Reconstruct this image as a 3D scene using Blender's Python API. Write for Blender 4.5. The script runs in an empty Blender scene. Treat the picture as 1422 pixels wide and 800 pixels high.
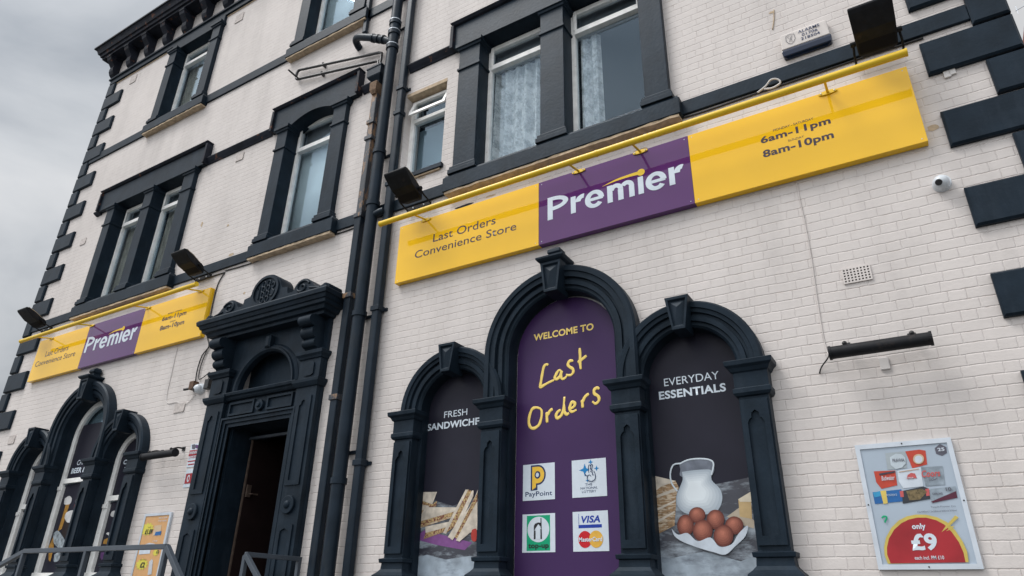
import bpy, bmesh, math, random
from mathutils import Vector, Matrix
random.seed(7)
S = bpy.context.scene
COL = S.collection
# ---------------------------------------------------------------- measured outlines (metres on the facade: x along, z up)
LAST=[[(-3.288,3.922),(-3.315,3.933),(-3.343,3.908),(-3.362,3.834),(-3.377,3.751),(-3.386,3.69),(-3.344,3.705),(-3.279,3.729),(-3.219,3.745)],[(-3.138,3.842),(-3.169,3.839),(-3.196,3.801),(-3.211,3.769),(-3.188,3.749),(-3.151,3.777),(-3.127,3.832),(-3.138,3.784),(-3.124,3.743),(-3.088,3.751),(-3.061,3.781)],[(-3.0,3.913),(-3.008,3.928),(-3.041,3.92),(-3.054,3.888),(-3.033,3.86),(-2.998,3.833),(-2.995,3.796),(-3.026,3.77),(-3.079,3.783)],[(-2.913,4.051),(-2.91,3.966),(-2.912,3.883),(-2.906,3.815)],[(-2.94,3.895),(-2.89,3.921),(-2.836,3.954)],[(-3.389,3.459),(-3.435,3.476),(-3.482,3.465),(-3.513,3.403),(-3.523,3.323),(-3.498,3.269),(-3.452,3.259),(-3.398,3.293),(-3.371,3.371),(-3.371,3.436),(-3.395,3.465)],[(-3.307,3.412),(-3.308,3.363),(-3.304,3.299)],[(-3.304,3.371),(-3.271,3.42),(-3.239,3.436)],[(-3.146,3.417),(-3.182,3.397),(-3.2,3.359),(-3.183,3.333),(-3.138,3.36),(-3.115,3.421),(-3.1,3.548)],[(-3.107,3.468),(-3.103,3.395),(-3.077,3.361),(-3.051,3.373)],[(-3.033,3.411),(-2.989,3.437),(-2.984,3.469),(-3.014,3.48),(-3.037,3.443),(-3.041,3.404),(-3.016,3.38),(-2.964,3.395)],[(-2.901,3.49),(-2.898,3.458),(-2.895,3.407)],[(-2.897,3.461),(-2.866,3.517),(-2.822,3.543)],[(-2.708,3.575),(-2.727,3.594),(-2.762,3.575),(-2.76,3.535),(-2.722,3.506),(-2.712,3.465),(-2.75,3.431),(-2.786,3.459)]]
SAND=[('napkin',[(-4.951,2.214),(-4.812,2.298),(-4.179,2.158),(-4.269,2.087),(-4.462,2.117),(-4.647,2.147)]),('crust',[(-4.971,2.626),(-4.893,2.61),(-4.765,2.513),(-4.876,2.426),(-4.952,2.44)]),('bread',[(-4.955,2.7),(-4.67,2.689),(-4.725,2.56),(-4.94,2.627)]),('filling',[(-4.948,2.627),(-4.725,2.56),(-4.662,2.596),(-4.672,2.537),(-4.752,2.529),(-4.844,2.562),(-4.944,2.584)]),('bread',[(-4.961,2.579),(-4.768,2.547),(-4.773,2.519),(-4.882,2.496),(-4.956,2.522)]),('crust',[(-4.811,2.205),(-4.788,2.275),(-4.477,2.33),(-4.516,2.278)]),('filling',[(-4.795,2.272),(-4.477,2.327),(-4.496,2.295),(-4.798,2.226)]),('bread',[(-4.8,2.331),(-4.494,2.371),(-4.477,2.325),(-4.787,2.268)]),('crust',[(-4.887,2.315),(-4.866,2.4),(-4.431,2.476),(-4.469,2.409)]),('filling',[(-4.873,2.394),(-4.424,2.477),(-4.456,2.427),(-4.867,2.338)]),('bread',[(-4.825,2.518),(-4.767,2.532),(-4.391,2.512),(-4.431,2.47),(-4.858,2.392),(-4.871,2.45)]),('bread',[(-4.29,2.689),(-4.255,2.687),(-4.514,2.249),(-4.554,2.263)]),('filling',[(-4.255,2.687),(-4.206,2.668),(-4.407,2.323),(-4.501,2.267),(-4.512,2.262)]),('bread',[(-4.206,2.675),(-4.185,2.672),(-4.187,2.617),(-4.376,2.279),(-4.455,2.206),(-4.49,2.218),(-4.407,2.328)]),('filling',[(-4.137,2.658),(-4.132,2.559),(-4.371,2.199),(-4.403,2.216)]),('bread',[(-4.131,2.68),(-4.136,2.647),(-4.4,2.216),(-4.425,2.187),(-4.454,2.201),(-4.303,2.426),(-4.199,2.541)]),('bread',[(-4.132,2.565),(-4.118,2.276),(-4.211,2.252),(-4.335,2.17),(-4.381,2.183)]),('tomato',[(-4.179,2.283),(-4.129,2.284),(-4.127,2.177),(-4.173,2.173),(-4.193,2.22),(-4.19,2.262)])]
DAIRY=[('board',[(-1.572,2.303),(-1.464,2.37),(-1.352,2.263),(-1.36,2.2),(-1.472,2.236)]),('cheese',[(-1.461,2.44),(-1.353,2.494),(-1.367,2.276),(-1.465,2.299)]),('cheesetop',[(-1.461,2.44),(-1.353,2.494),(-1.355,2.413),(-1.45,2.418)]),('crust',[(-2.22,2.694),(-1.995,2.626),(-1.969,2.569),(-2.003,2.489),(-2.01,2.405),(-2.036,2.247),(-2.234,2.163)]),('bread',[(-2.22,2.694),(-1.991,2.626),(-2.137,2.583),(-2.225,2.522)]),('bread',[(-2.223,2.498),(-1.976,2.573),(-1.997,2.537),(-2.22,2.48)]),('bread',[(-2.227,2.381),(-2.009,2.464),(-2.01,2.447),(-2.227,2.36)]),('bread',[(-2.229,2.279),(-2.022,2.372),(-2.024,2.355),(-2.229,2.254)]),('jugglass',[(-1.946,2.771),(-1.86,2.801),(-1.752,2.803),(-1.665,2.784),(-1.637,2.747),(-1.67,2.655),(-1.928,2.656),(-1.941,2.723)]),('milk',[(-1.928,2.7),(-1.851,2.706),(-1.726,2.707),(-1.662,2.692),(-1.669,2.613),(-1.605,2.533),(-1.594,2.45),(-1.632,2.37),(-1.695,2.332),(-1.903,2.338),(-1.987,2.4),(-1.998,2.489),(-1.953,2.58),(-1.927,2.635)])]
EGGS=[[(-1.753,2.323),(-1.758,2.304),(-1.771,2.286),(-1.788,2.272),(-1.809,2.264),(-1.832,2.261),(-1.854,2.265),(-1.874,2.275),(-1.888,2.29),(-1.897,2.309),(-1.899,2.33),(-1.893,2.35),(-1.881,2.368),(-1.863,2.382),(-1.842,2.39),(-1.819,2.392),(-1.797,2.388),(-1.777,2.378),(-1.763,2.362),(-1.754,2.344)],[(-1.594,2.28),(-1.601,2.255),(-1.614,2.234),(-1.633,2.217),(-1.655,2.206),(-1.679,2.203),(-1.702,2.208),(-1.722,2.22),(-1.737,2.238),(-1.745,2.261),(-1.746,2.286),(-1.74,2.311),(-1.727,2.333),(-1.708,2.35),(-1.685,2.361),(-1.661,2.363),(-1.638,2.358),(-1.618,2.346),(-1.603,2.327),(-1.595,2.305)],[(-1.862,2.241),(-1.868,2.214),(-1.881,2.189),(-1.899,2.17),(-1.92,2.158),(-1.943,2.155),(-1.966,2.16),(-1.985,2.173),(-2.0,2.193),(-2.008,2.218),(-2.01,2.246),(-2.003,2.274),(-1.991,2.299),(-1.972,2.319),(-1.95,2.331),(-1.927,2.334),(-1.904,2.329),(-1.885,2.315),(-1.871,2.294),(-1.863,2.269)],[(-1.442,2.227),(-1.449,2.205),(-1.462,2.185),(-1.48,2.17),(-1.502,2.16),(-1.526,2.157),(-1.549,2.161),(-1.569,2.172),(-1.583,2.189),(-1.592,2.209),(-1.593,2.232),(-1.587,2.254),(-1.574,2.274),(-1.555,2.29),(-1.533,2.299),(-1.509,2.302),(-1.486,2.297),(-1.466,2.286),(-1.451,2.27),(-1.443,2.249)],[(-1.702,2.193),(-1.709,2.165),(-1.723,2.141),(-1.744,2.122),(-1.769,2.11),(-1.796,2.106),(-1.822,2.111),(-1.844,2.124),(-1.861,2.144),(-1.871,2.17),(-1.873,2.198),(-1.866,2.226),(-1.851,2.251),(-1.83,2.27),(-1.805,2.282),(-1.777,2.285),(-1.751,2.28),(-1.729,2.266),(-1.712,2.246),(-1.703,2.22)],[(-1.532,2.148),(-1.539,2.121),(-1.553,2.097),(-1.574,2.078),(-1.598,2.067),(-1.624,2.063),(-1.649,2.068),(-1.671,2.081),(-1.687,2.1),(-1.696,2.125),(-1.698,2.153),(-1.69,2.18),(-1.676,2.204),(-1.655,2.223),(-1.63,2.235),(-1.604,2.239),(-1.579,2.233),(-1.557,2.22),(-1.541,2.2),(-1.533,2.175)]]
TRAY=[(-2.057,2.22),(-2.004,2.169),(-1.918,2.18),(-1.838,2.112),(-1.724,2.139),(-1.657,2.065),(-1.553,2.082),(-1.489,2.161),(-1.405,2.224),(-1.435,2.141),(-1.525,2.066),(-1.614,2.002),(-1.711,2.023),(-1.826,2.056),(-1.96,2.107),(-2.035,2.157)]
JUGH=[[(-1.94,2.776),(-2.001,2.767),(-2.035,2.699),(-2.031,2.611),(-1.984,2.536)],[(-1.946,2.771),(-1.86,2.801),(-1.752,2.803),(-1.665,2.784),(-1.638,2.744),(-1.666,2.655)]]
BOXES=[('grey',[(-0.284,2.704),(-0.146,2.705),(-0.16,2.582),(-0.291,2.579)]),('red',[(-0.147,2.705),(-0.053,2.71),(-0.014,2.699),(-0.024,2.597),(-0.126,2.577)]),('red',[(-0.387,2.574),(-0.241,2.57),(-0.249,2.461),(-0.359,2.442),(-0.385,2.492)]),('white',[(-0.228,2.566),(-0.069,2.581),(-0.082,2.443),(-0.213,2.437),(-0.233,2.488)]),('silver',[(-0.067,2.58),(0.071,2.579),(0.058,2.446),(-0.066,2.442)]),('blue',[(-0.424,2.42),(-0.228,2.43),(-0.226,2.344),(-0.423,2.334)]),('dark',[(-0.229,2.417),(-0.082,2.442),(-0.049,2.424),(-0.055,2.352),(-0.238,2.327)]),('silver',[(-0.041,2.421),(0.12,2.431),(0.114,2.352),(-0.053,2.321)]),('darkred',[(-0.056,2.332),(0.116,2.397),(0.114,2.351),(-0.045,2.323)]),('cyan',[(-0.422,2.417),(-0.37,2.426),(-0.371,2.39),(-0.417,2.381)]),('yellow',[(-0.37,2.426),(-0.331,2.429),(-0.336,2.335),(-0.366,2.331)]),('redtag',[(-0.241,2.418),(-0.217,2.419),(-0.222,2.375),(-0.244,2.374)]),('redtag',[(-0.073,2.422),(-0.048,2.425),(-0.055,2.375),(-0.076,2.372)]),('gold',[(-0.199,2.415),(-0.096,2.427),(-0.065,2.402),(-0.122,2.35),(-0.191,2.348)]),('greylite',[(-0.26,2.668),(-0.214,2.692),(-0.177,2.686),(-0.156,2.657),(-0.161,2.615),(-0.191,2.587),(-0.237,2.578),(-0.263,2.611)]),('tan',[(-0.219,2.558),(-0.084,2.572),(-0.083,2.566),(-0.217,2.552)]),('band',[(-0.354,2.554),(-0.244,2.566),(-0.246,2.554),(-0.354,2.54)])]
HEX=[(0.088,2.739),(0.124,2.713),(0.119,2.669),(0.084,2.651),(0.049,2.669),(0.048,2.711)]
DISC=[(-0.036,2.638),(-0.04,2.627),(-0.047,2.617),(-0.057,2.609),(-0.067,2.605),(-0.079,2.604),(-0.089,2.607),(-0.098,2.613),(-0.105,2.621),(-0.108,2.632),(-0.107,2.644),(-0.103,2.655),(-0.096,2.665),(-0.086,2.672),(-0.075,2.676),(-0.064,2.677),(-0.053,2.675),(-0.044,2.668),(-0.038,2.66),(-0.035,2.649)]
DISC2=[(-0.046,2.637),(-0.049,2.628),(-0.054,2.621),(-0.061,2.616),(-0.069,2.612),(-0.077,2.612),(-0.085,2.614),(-0.092,2.618),(-0.096,2.625),(-0.098,2.632),(-0.098,2.641),(-0.095,2.649),(-0.09,2.657),(-0.083,2.662),(-0.074,2.665),(-0.066,2.666),(-0.058,2.664),(-0.052,2.66),(-0.047,2.653),(-0.045,2.645)]
STEL=[(-0.179,2.502),(-0.165,2.531),(-0.141,2.544),(-0.116,2.537),(-0.111,2.504)]
DOME=[(-0.417,1.915),(-0.427,1.974),(-0.419,2.03),(-0.395,2.093),(-0.346,2.162),(-0.288,2.211),(-0.229,2.237),(-0.168,2.247),(-0.105,2.243),(-0.04,2.223),(0.014,2.187),(0.052,2.13),(0.08,2.056),(0.092,1.99),(0.086,1.92)]
DOMER=[(-0.398,1.917),(-0.409,1.974),(-0.402,2.024),(-0.377,2.086),(-0.33,2.148),(-0.274,2.191),(-0.222,2.214),(-0.167,2.225),(-0.109,2.223),(-0.05,2.203),(-0.006,2.172),(0.028,2.121),(0.057,2.051),(0.069,1.984),(0.067,1.919)]
SLASH=[[(0.074,2.231),(0.091,2.216),(0.009,2.148),(-0.034,2.121),(0.007,2.168)],[(0.039,2.158),(0.054,2.16),(0.032,2.14),(-0.007,2.126)]]
QM=[(-0.396,2.231),(-0.381,2.243),(-0.364,2.239),(-0.367,2.223),(-0.377,2.211),(-0.38,2.198)]
BEER=[('amber',[(-12.484,2.983),(-12.363,2.988),(-12.396,2.571),(-12.496,2.529)]),('foam',[(-12.569,3.057),(-12.455,3.093),(-12.347,3.04),(-12.36,2.958),(-12.54,2.963)]),('red',[(-12.209,2.946),(-12.012,2.914),(-12.013,2.835),(-12.207,2.878)]),('foam',[(-12.204,2.969),(-12.19,3.048),(-12.038,3.062),(-11.958,2.934),(-12.097,2.913)]),('stout',[(-12.374,2.704),(-11.988,2.667),(-11.976,2.448),(-12.168,2.41),(-12.358,2.503)]),('foam',[(-12.402,2.739),(-12.393,2.818),(-12.237,2.852),(-12.083,2.823),(-12.029,2.769),(-12.059,2.681),(-12.262,2.66)]),('fizz',[(-12.596,2.51),(-12.48,2.54),(-12.233,2.411),(-12.095,2.278),(-12.306,2.271),(-12.541,2.375)]),('amber',[(-12.637,2.311),(-12.579,2.443),(-12.467,2.285),(-12.451,2.068),(-12.517,2.091)]),('amber',[(-12.214,2.108),(-12.144,2.365),(-12.06,2.407),(-12.01,2.276),(-12.147,2.065)]),('fizz',[(-12.382,2.175),(-12.232,2.216),(-12.202,2.087),(-12.342,2.067)])]
CUP=[('foam',[(-11.082,2.729),(-11.05,2.785),(-10.895,2.784),(-10.816,2.738),(-10.835,2.697),(-11.009,2.698)]),('foam',[(-11.068,2.454),(-11.019,2.473),(-10.931,2.45),(-10.874,2.475),(-10.863,2.427),(-10.976,2.424)]),('amber',[(-11.087,2.309),(-11.079,2.371),(-10.962,2.395),(-10.894,2.356),(-10.936,2.299)]),('purple',[(-11.058,2.114),(-11.074,2.186),(-10.866,2.192),(-10.928,2.122),(-10.999,2.073)]),('fizz',[(-10.903,2.072),(-10.837,2.171),(-10.915,2.254),(-10.78,2.05)])]
OP=[('star',[(-9.53,2.449),(-9.525,2.421),(-9.534,2.396),(-9.556,2.377),(-9.589,2.365),(-9.629,2.361),(-9.673,2.367),(-9.717,2.381),(-9.756,2.402),(-9.787,2.429),(-9.806,2.458),(-9.811,2.487),(-9.802,2.512),(-9.78,2.532),(-9.747,2.544),(-9.705,2.547),(-9.661,2.541),(-9.617,2.526),(-9.578,2.504),(-9.548,2.478)]),('star',[(-9.469,1.991),(-9.465,1.967),(-9.475,1.946),(-9.497,1.929),(-9.529,1.918),(-9.569,1.914),(-9.612,1.918),(-9.654,1.93),(-9.691,1.947),(-9.72,1.969),(-9.737,1.994),(-9.741,2.018),(-9.731,2.04),(-9.708,2.058),(-9.675,2.068),(-9.635,2.072),(-9.592,2.067),(-9.55,2.056),(-9.513,2.038),(-9.485,2.016)]),('star',[(-9.282,2.138),(-9.28,2.124),(-9.283,2.111),(-9.293,2.101),(-9.307,2.095),(-9.325,2.093),(-9.345,2.095),(-9.365,2.102),(-9.383,2.113),(-9.397,2.126),(-9.406,2.14),(-9.408,2.155),(-9.405,2.167),(-9.395,2.178),(-9.381,2.184),(-9.362,2.186),(-9.342,2.183),(-9.322,2.176),(-9.305,2.166),(-9.291,2.153)]),('white',[(-9.741,2.193),(-9.479,2.2),(-9.476,2.13),(-9.732,2.122)]),('cream',[(-9.507,2.496),(-9.352,2.503),(-9.329,2.36),(-9.505,2.365)]),('blue',[(-9.452,2.411),(-9.319,2.419),(-9.323,2.367),(-9.462,2.364)]),('pale',[(-9.441,2.026),(-9.393,2.059),(-9.364,2.036),(-9.327,1.866),(-9.412,1.855)]),('pale',[(-9.638,2.25),(-9.542,2.271),(-9.411,2.257),(-9.401,2.21),(-9.608,2.209)])]
NOTICE=[(-9.107,3.575),(-8.869,3.561),(-8.869,2.974),(-9.019,2.979)]
GX, GY, G0, SKYLOC = .16, -.74, 1.22, (-1.37, -1.789, 1.021)
from mathutils.geometry import tessellate_polygon
# ---------------------------------------------------------------- materials
def nn(t, typ, **kw):
    n = t.nodes.new(typ)
    for k, v in kw.items(): setattr(n, k, v)
    return n
def mat(name, col, rough=.5, var=.12, vscale=3., bump=.15, bscale=60., spec=.5, metal=0., col2=None, c2scale=4., c2lo=.55, c2hi=.7, c2stretch=(1,1,1), coat=0., tint=None, chips=0.):
    m = bpy.data.materials.new(name); m.use_nodes = True; t = m.node_tree
    b = t.nodes['Principled BSDF']
    g = nn(t, 'ShaderNodeNewGeometry')
    n1 = nn(t, 'ShaderNodeTexNoise'); n1.inputs['Scale'].default_value = vscale; n1.inputs['Detail'].default_value = 5
    t.links.new(g.outputs['Position'], n1.inputs['Vector'])
    mr = nn(t, 'ShaderNodeMapRange'); mr.inputs[1].default_value = .3; mr.inputs[2].default_value = .7
    mr.inputs[3].default_value = 1 - var; mr.inputs[4].default_value = 1 + var
    t.links.new(n1.outputs['Fac'], mr.inputs[0])
    mx = nn(t, 'ShaderNodeMix', data_type='RGBA', blend_type='MULTIPLY'); mx.inputs[0].default_value = 1
    mx.inputs[6].default_value = (*col, 1); t.links.new(mr.outputs[0], mx.inputs[7])
    out = mx.outputs[2]
    if col2:
        mp = nn(t, 'ShaderNodeMapping'); mp.inputs['Scale'].default_value = c2stretch
        t.links.new(g.outputs['Position'], mp.inputs[0])
        n2 = nn(t, 'ShaderNodeTexNoise'); n2.inputs['Scale'].default_value = c2scale; n2.inputs['Detail'].default_value = 8
        n2.inputs['Roughness'].default_value = .65
        t.links.new(mp.outputs[0], n2.inputs['Vector'])
        m2 = nn(t, 'ShaderNodeMapRange'); m2.inputs[1].default_value = c2lo; m2.inputs[2].default_value = c2hi
        t.links.new(n2.outputs['Fac'], m2.inputs[0])
        x2 = nn(t, 'ShaderNodeMix', data_type='RGBA'); t.links.new(m2.outputs[0], x2.inputs[0])
        t.links.new(out, x2.inputs[6]); x2.inputs[7].default_value = (*col2, 1); out = x2.outputs[2]
    if chips:
        n4 = nn(t, 'ShaderNodeTexNoise'); n4.inputs['Scale'].default_value = 26; n4.inputs['Detail'].default_value = 7; n4.inputs['Roughness'].default_value = .7; t.links.new(g.outputs['Position'], n4.inputs['Vector'])
        m4 = nn(t, 'ShaderNodeMapRange'); m4.inputs[1].default_value = chips; m4.inputs[2].default_value = chips + .02; t.links.new(n4.outputs['Fac'], m4.inputs[0])
        x4 = nn(t, 'ShaderNodeMix', data_type='RGBA'); t.links.new(m4.outputs[0], x4.inputs[0]); t.links.new(out, x4.inputs[6]); x4.inputs[7].default_value = (.20, .17, .14, 1); out = x4.outputs[2]
    t.links.new(out, b.inputs['Base Color'])
    b.inputs['Roughness'].default_value = rough; b.inputs['Metallic'].default_value = metal
    b.inputs['Specular IOR Level'].default_value = spec
    if tint: b.inputs['Specular Tint'].default_value = (*tint, 1)
    b.inputs['Coat Weight'].default_value = coat; b.inputs['Coat Roughness'].default_value = .03
    if bump > 0:
        n3 = nn(t, 'ShaderNodeTexNoise'); n3.inputs['Scale'].default_value = bscale; n3.inputs['Detail'].default_value = 4
        t.links.new(g.outputs['Position'], n3.inputs['Vector'])
        bp = nn(t, 'ShaderNodeBump'); bp.inputs['Strength'].default_value = bump; bp.inputs['Distance'].default_value = .004
        t.links.new(n3.outputs['Fac'], bp.inputs['Height']); t.links.new(bp.outputs[0], b.inputs['Normal'])
    return m

def brick_mat():
    m = bpy.data.materials.new('painted_brick'); m.use_nodes = True; t = m.node_tree; L = t.links.new
    b = t.nodes['Principled BSDF']; b.inputs['Roughness'].default_value = .7; b.inputs['Specular IOR Level'].default_value = .25
    def mm(op, a, b_=0., c_=0.):
        q = nn(t, 'ShaderNodeMath', operation=op)
        for i, v in enumerate((a, b_, c_)):
            if isinstance(v, (int, float)): q.inputs[i].default_value = v
            else: L(v, q.inputs[i])
        return q.outputs[0]
    def sstep(v, a, b_, x=0., y=1.):
        q = nn(t, 'ShaderNodeMapRange', interpolation_type='SMOOTHSTEP'); L(v, q.inputs[0])
        for i, w in enumerate((a, b_, x, y)): q.inputs[i + 1].default_value = w
        return q.outputs[0]
    def noise(src, sc, det=5, ro=.5):
        q = nn(t, 'ShaderNodeTexNoise'); q.inputs['Scale'].default_value = sc; q.inputs['Detail'].default_value = det; q.inputs['Roughness'].default_value = ro; L(src, q.inputs['Vector']); return q
    g = nn(t, 'ShaderNodeNewGeometry'); sp = nn(t, 'ShaderNodeSeparateXYZ'); L(g.outputs['Position'], sp.inputs[0])
    cb = nn(t, 'ShaderNodeCombineXYZ'); L(mm('ADD', sp.outputs[0], sp.outputs[1]), cb.inputs[0]); L(sp.outputs[2], cb.inputs[1]); P = cb.outputs[0]
    # courses and joints wander a little
    def wob(src, sc, amp, det):
        q = noise(src, sc, det); c = nn(t, 'ShaderNodeVectorMath', operation='SUBTRACT'); c.inputs[1].default_value = (.5, .5, .5); L(q.outputs['Color'], c.inputs[0])
        k = nn(t, 'ShaderNodeVectorMath', operation='SCALE'); k.inputs['Scale'].default_value = amp; L(c.outputs[0], k.inputs[0]); return k.outputs[0]
    a1 = nn(t, 'ShaderNodeVectorMath', operation='ADD'); L(P, a1.inputs[0]); L(wob(P, 1.7, .026, 3), a1.inputs[1])
    a2 = nn(t, 'ShaderNodeVectorMath', operation='ADD'); L(a1.outputs[0], a2.inputs[0]); L(wob(P, 24, .011, 4), a2.inputs[1])
    sy = nn(t, 'ShaderNodeSeparateXYZ'); L(a2.outputs[0], sy.inputs[0])
    X, Z = sy.outputs[0], sy.outputs[1]
    R = .0893; zr = mm('DIVIDE', Z, R); row = mm('FLOOR', zr); fz = mm('FRACT', zr)
    hd = mm('MULTIPLY', mm('SUBTRACT', .5, mm('ABSOLUTE', mm('SUBTRACT', fz, .5))), R)
    par = mm('MULTIPLY', mm('FRACT', mm('MULTIPLY', row, .5)), 2.)
    wn = nn(t, 'ShaderNodeTexWhiteNoise', noise_dimensions='1D'); L(row, wn.inputs['W'])
    pd = .372; st = .25
    xs = mm('ADD', mm('ADD', X, mm('MULTIPLY', par, pd / 2)), mm('MULTIPLY', wn.outputs['Value'], .045))
    cell = mm('FLOOR', mm('DIVIDE', xs, pd)); u = mm('MULTIPLY', mm('FRACT', mm('DIVIDE', xs, pd)), pd)
    # header joint shifts a little from brick to brick
    cw = nn(t, 'ShaderNodeTexWhiteNoise', noise_dimensions='2D'); cv = nn(t, 'ShaderNodeCombineXYZ'); L(cell, cv.inputs[0]); L(row, cv.inputs[1]); L(cv.outputs[0], cw.inputs['Vector'])
    hj = mm('ADD', st - .02, mm('MULTIPLY', cw.outputs['Value'], .04))
    vd = mm('MINIMUM', mm('MINIMUM', u, mm('SUBTRACT', pd, u)), mm('ABSOLUTE', mm('SUBTRACT', u, hj)))
    jd = mm('MINIMUM', hd, mm('MULTIPLY', vd, 1.25))
    # paint colour: nearly the same on every brick, broad weathering over it
    isH = mm('GREATER_THAN', u, hj); bi = nn(t, 'ShaderNodeCombineXYZ'); L(cell, bi.inputs[0]); L(row, bi.inputs[1]); L(isH, bi.inputs[2])
    bw = nn(t, 'ShaderNodeTexWhiteNoise', noise_dimensions='3D'); L(bi.outputs[0], bw.inputs['Vector'])
    tint = mm('ADD', .985, mm('MULTIPLY', bw.outputs['Value'], .03))
    mp = nn(t, 'ShaderNodeMapping'); mp.inputs['Scale'].default_value = (2.6, .35, 1); L(P, mp.inputs[0])
    w1 = noise(mp.outputs[0], 1., 9, .66); weath = sstep(w1.outputs['Fac'], .40, .80, 1.02, .88)
    w2 = noise(P, .45, 6, .6); weath2 = sstep(w2.outputs['Fac'], .35, .7, 1.03, .93)
    tot = mm('MULTIPLY', mm('MULTIPLY', tint, weath), weath2)
    base = nn(t, 'ShaderNodeMix', data_type='RGBA', blend_type='MULTIPLY'); base.inputs[0].default_value = 1; base.inputs[6].default_value = (.625, .583, .560, 1); L(tot, base.inputs[7])
    # dirt and painted-in shadow in the joints, coming and going
    n2 = noise(P, 2.3, 8, .72); k2 = sstep(n2.outputs['Fac'], .36, .64, .03, .54)
    n5 = noise(P, 17., 4, .6); k5 = sstep(n5.outputs['Fac'], .38, .62, .15, 1.)
    hm = mm('MULTIPLY', sstep(hd, .0016, .0066, 1., 0.), mm('MULTIPLY', k2, k5)); vm_ = mm('MULTIPLY', mm('MULTIPLY', sstep(vd, .0010, .0040, 1., 0.), mm('MULTIPLY', k2, k5)), .50)
    x2 = nn(t, 'ShaderNodeMix', data_type='RGBA'); L(mm('MAXIMUM', hm, vm_), x2.inputs[0]); L(base.outputs[2], x2.inputs[6]); x2.inputs[7].default_value = (.26, .185, .15, 1)
    # faint grey film, specks and flakes of bare brick
    n3 = noise(P, 9, 9, .75); r3 = sstep(n3.outputs['Fac'], .725, .75)
    x3 = nn(t, 'ShaderNodeMix', data_type='RGBA'); L(r3, x3.inputs[0]); L(x2.outputs[2], x3.inputs[6]); x3.inputs[7].default_value = (.2, .13, .10, 1)
    L(x3.outputs[2], b.inputs['Base Color'])
    n4 = noise(P, 30, 6, .6); n7 = noise(P, 7, 5, .6)
    ht = mm('ADD', mm('ADD', mm('MULTIPLY', sstep(jd, .0, .0085), .8), mm('MULTIPLY', n4.outputs['Fac'], .55)), mm('ADD', mm('MULTIPLY', n7.outputs['Fac'], .7), mm('MULTIPLY', bw.outputs['Value'], .22)))
    bp = nn(t, 'ShaderNodeBump'); bp.inputs['Strength'].default_value = .65; bp.inputs['Distance'].default_value = .0055; L(ht, bp.inputs['Height']); L(bp.outputs[0], b.inputs['Normal'])
    return m

BRICK = brick_mat()
DARK = mat('charcoal_masonry_paint', (.0095, .0165, .0255), rough=.48, var=.30, vscale=4, bump=.5, bscale=26, spec=.17, col2=(.020, .029, .041), c2scale=5, c2lo=.52, c2hi=.80, c2stretch=(1.5, 1.5, .35), tint=(.7, .85, 1), chips=.735)
DPIPE = mat('charcoal_pipe_paint', (.0115, .018, .027), rough=.42, var=.25, vscale=4, bump=.3, bscale=40, spec=.2, tint=(.7, .85, 1), col2=(.03, .034, .038), c2scale=6, c2lo=.55, c2hi=.75, c2stretch=(1, 1, .25), chips=.75)
RUSTP = mat('flaking_pipe_paint', (.026, .033, .045), rough=.5, var=.2, vscale=4, bump=.6, bscale=40, col2=(.22, .13, .07), c2scale=9, c2lo=.52, c2hi=.56, c2stretch=(1, 1, .35))
TAN = mat('bare_sandstone', (.46, .36, .25), rough=.9, var=.25, vscale=14, bump=.8, bscale=30)
MOULD = mat('sooty_cornice_paint', (.014, .017, .026), spec=.15, rough=.6, var=.4, vscale=6, bump=.6, bscale=16, col2=(.13, .06, .04), c2scale=7, c2lo=.60, c2hi=.66)
YEL = mat('yellow_gloss', (.88, .515, .018), rough=.04, var=.04, vscale=1.5, bump=.0, spec=.42)
YELM = mat('yellow_powder_coat', (.80, .53, .02), rough=.3, var=.05, bump=.05)
PUR = mat('purple_gloss', (.095, .026, .135), rough=.04, var=.05, vscale=1.5, bump=.0, spec=.40)
INK = mat('dark_ink', (.030, .014, .030), rough=.35, var=.03, bump=0)
WHITEL = mat('white_vinyl', (.62, .70, .78), rough=.35, var=.03, bump=0)
YELL = mat('yellow_vinyl', (.85, .62, .14), rough=.35, var=.03, bump=0)
UPVC = mat('white_window_paint', (.88, .88, .86), rough=.45, var=.12, vscale=8, bump=.15, col2=(.30, .22, .15), c2scale=16, c2lo=.66, c2hi=.72)
WALLBOX = mat('cream_plastic', (.62, .595, .58), rough=.45, var=.05, bump=.05)
BLACK = mat('black_plastic', (.012, .012, .014), rough=.4, var=.2, bump=.1)
RUBBISH = mat('weathered_black_metal', (.010, .011, .014), spec=.2, rough=.5, var=.3, vscale=12, bump=.3, col2=(.035, .028, .026), c2scale=7, c2lo=.58, c2hi=.7)
DUST = mat('dusty_metal', (.36, .30, .22), rough=.8, var=.2, bump=.3)
ALU = mat('aluminium', (.55, .60, .66), rough=.35, var=.08, vscale=8, bump=.05, metal=.35)
PAPER = mat('poster_paper', (.36, .43, .51), rough=.22, var=.05, vscale=4, bump=.0)
STEEL = mat('grey_painted_steel', (.055, .07, .09), rough=.45, var=.15, bump=.2)
PRINTP = mat('purple_window_print', (.050, .022, .088), spec=.2, rough=.4, var=.06, vscale=1.3, bump=.0)
PRINTD = mat('charcoal_window_print', (.019, .019, .031), spec=.15, rough=.4, var=.08, bump=.0)
CAMW = mat('white_camera_shell', (.62, .66, .70), rough=.3, var=.04, bump=0)
BLUE = mat('navy_strobe_plastic', (.004, .014, .045), rough=.2, var=.1, bump=0)
DOOR = mat('dark_brown_door', (.018, .011, .011), spec=.1, rough=.6, var=.2, bump=.1)
BRASS = mat('brown_door_edge', (.085, .062, .05), rough=.4, var=.3, vscale=12, bump=.1)
PLASTER = mat('dim_lobby_wall', (.02, .015, .015), spec=.1, rough=.9, var=.1, bump=0)
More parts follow.
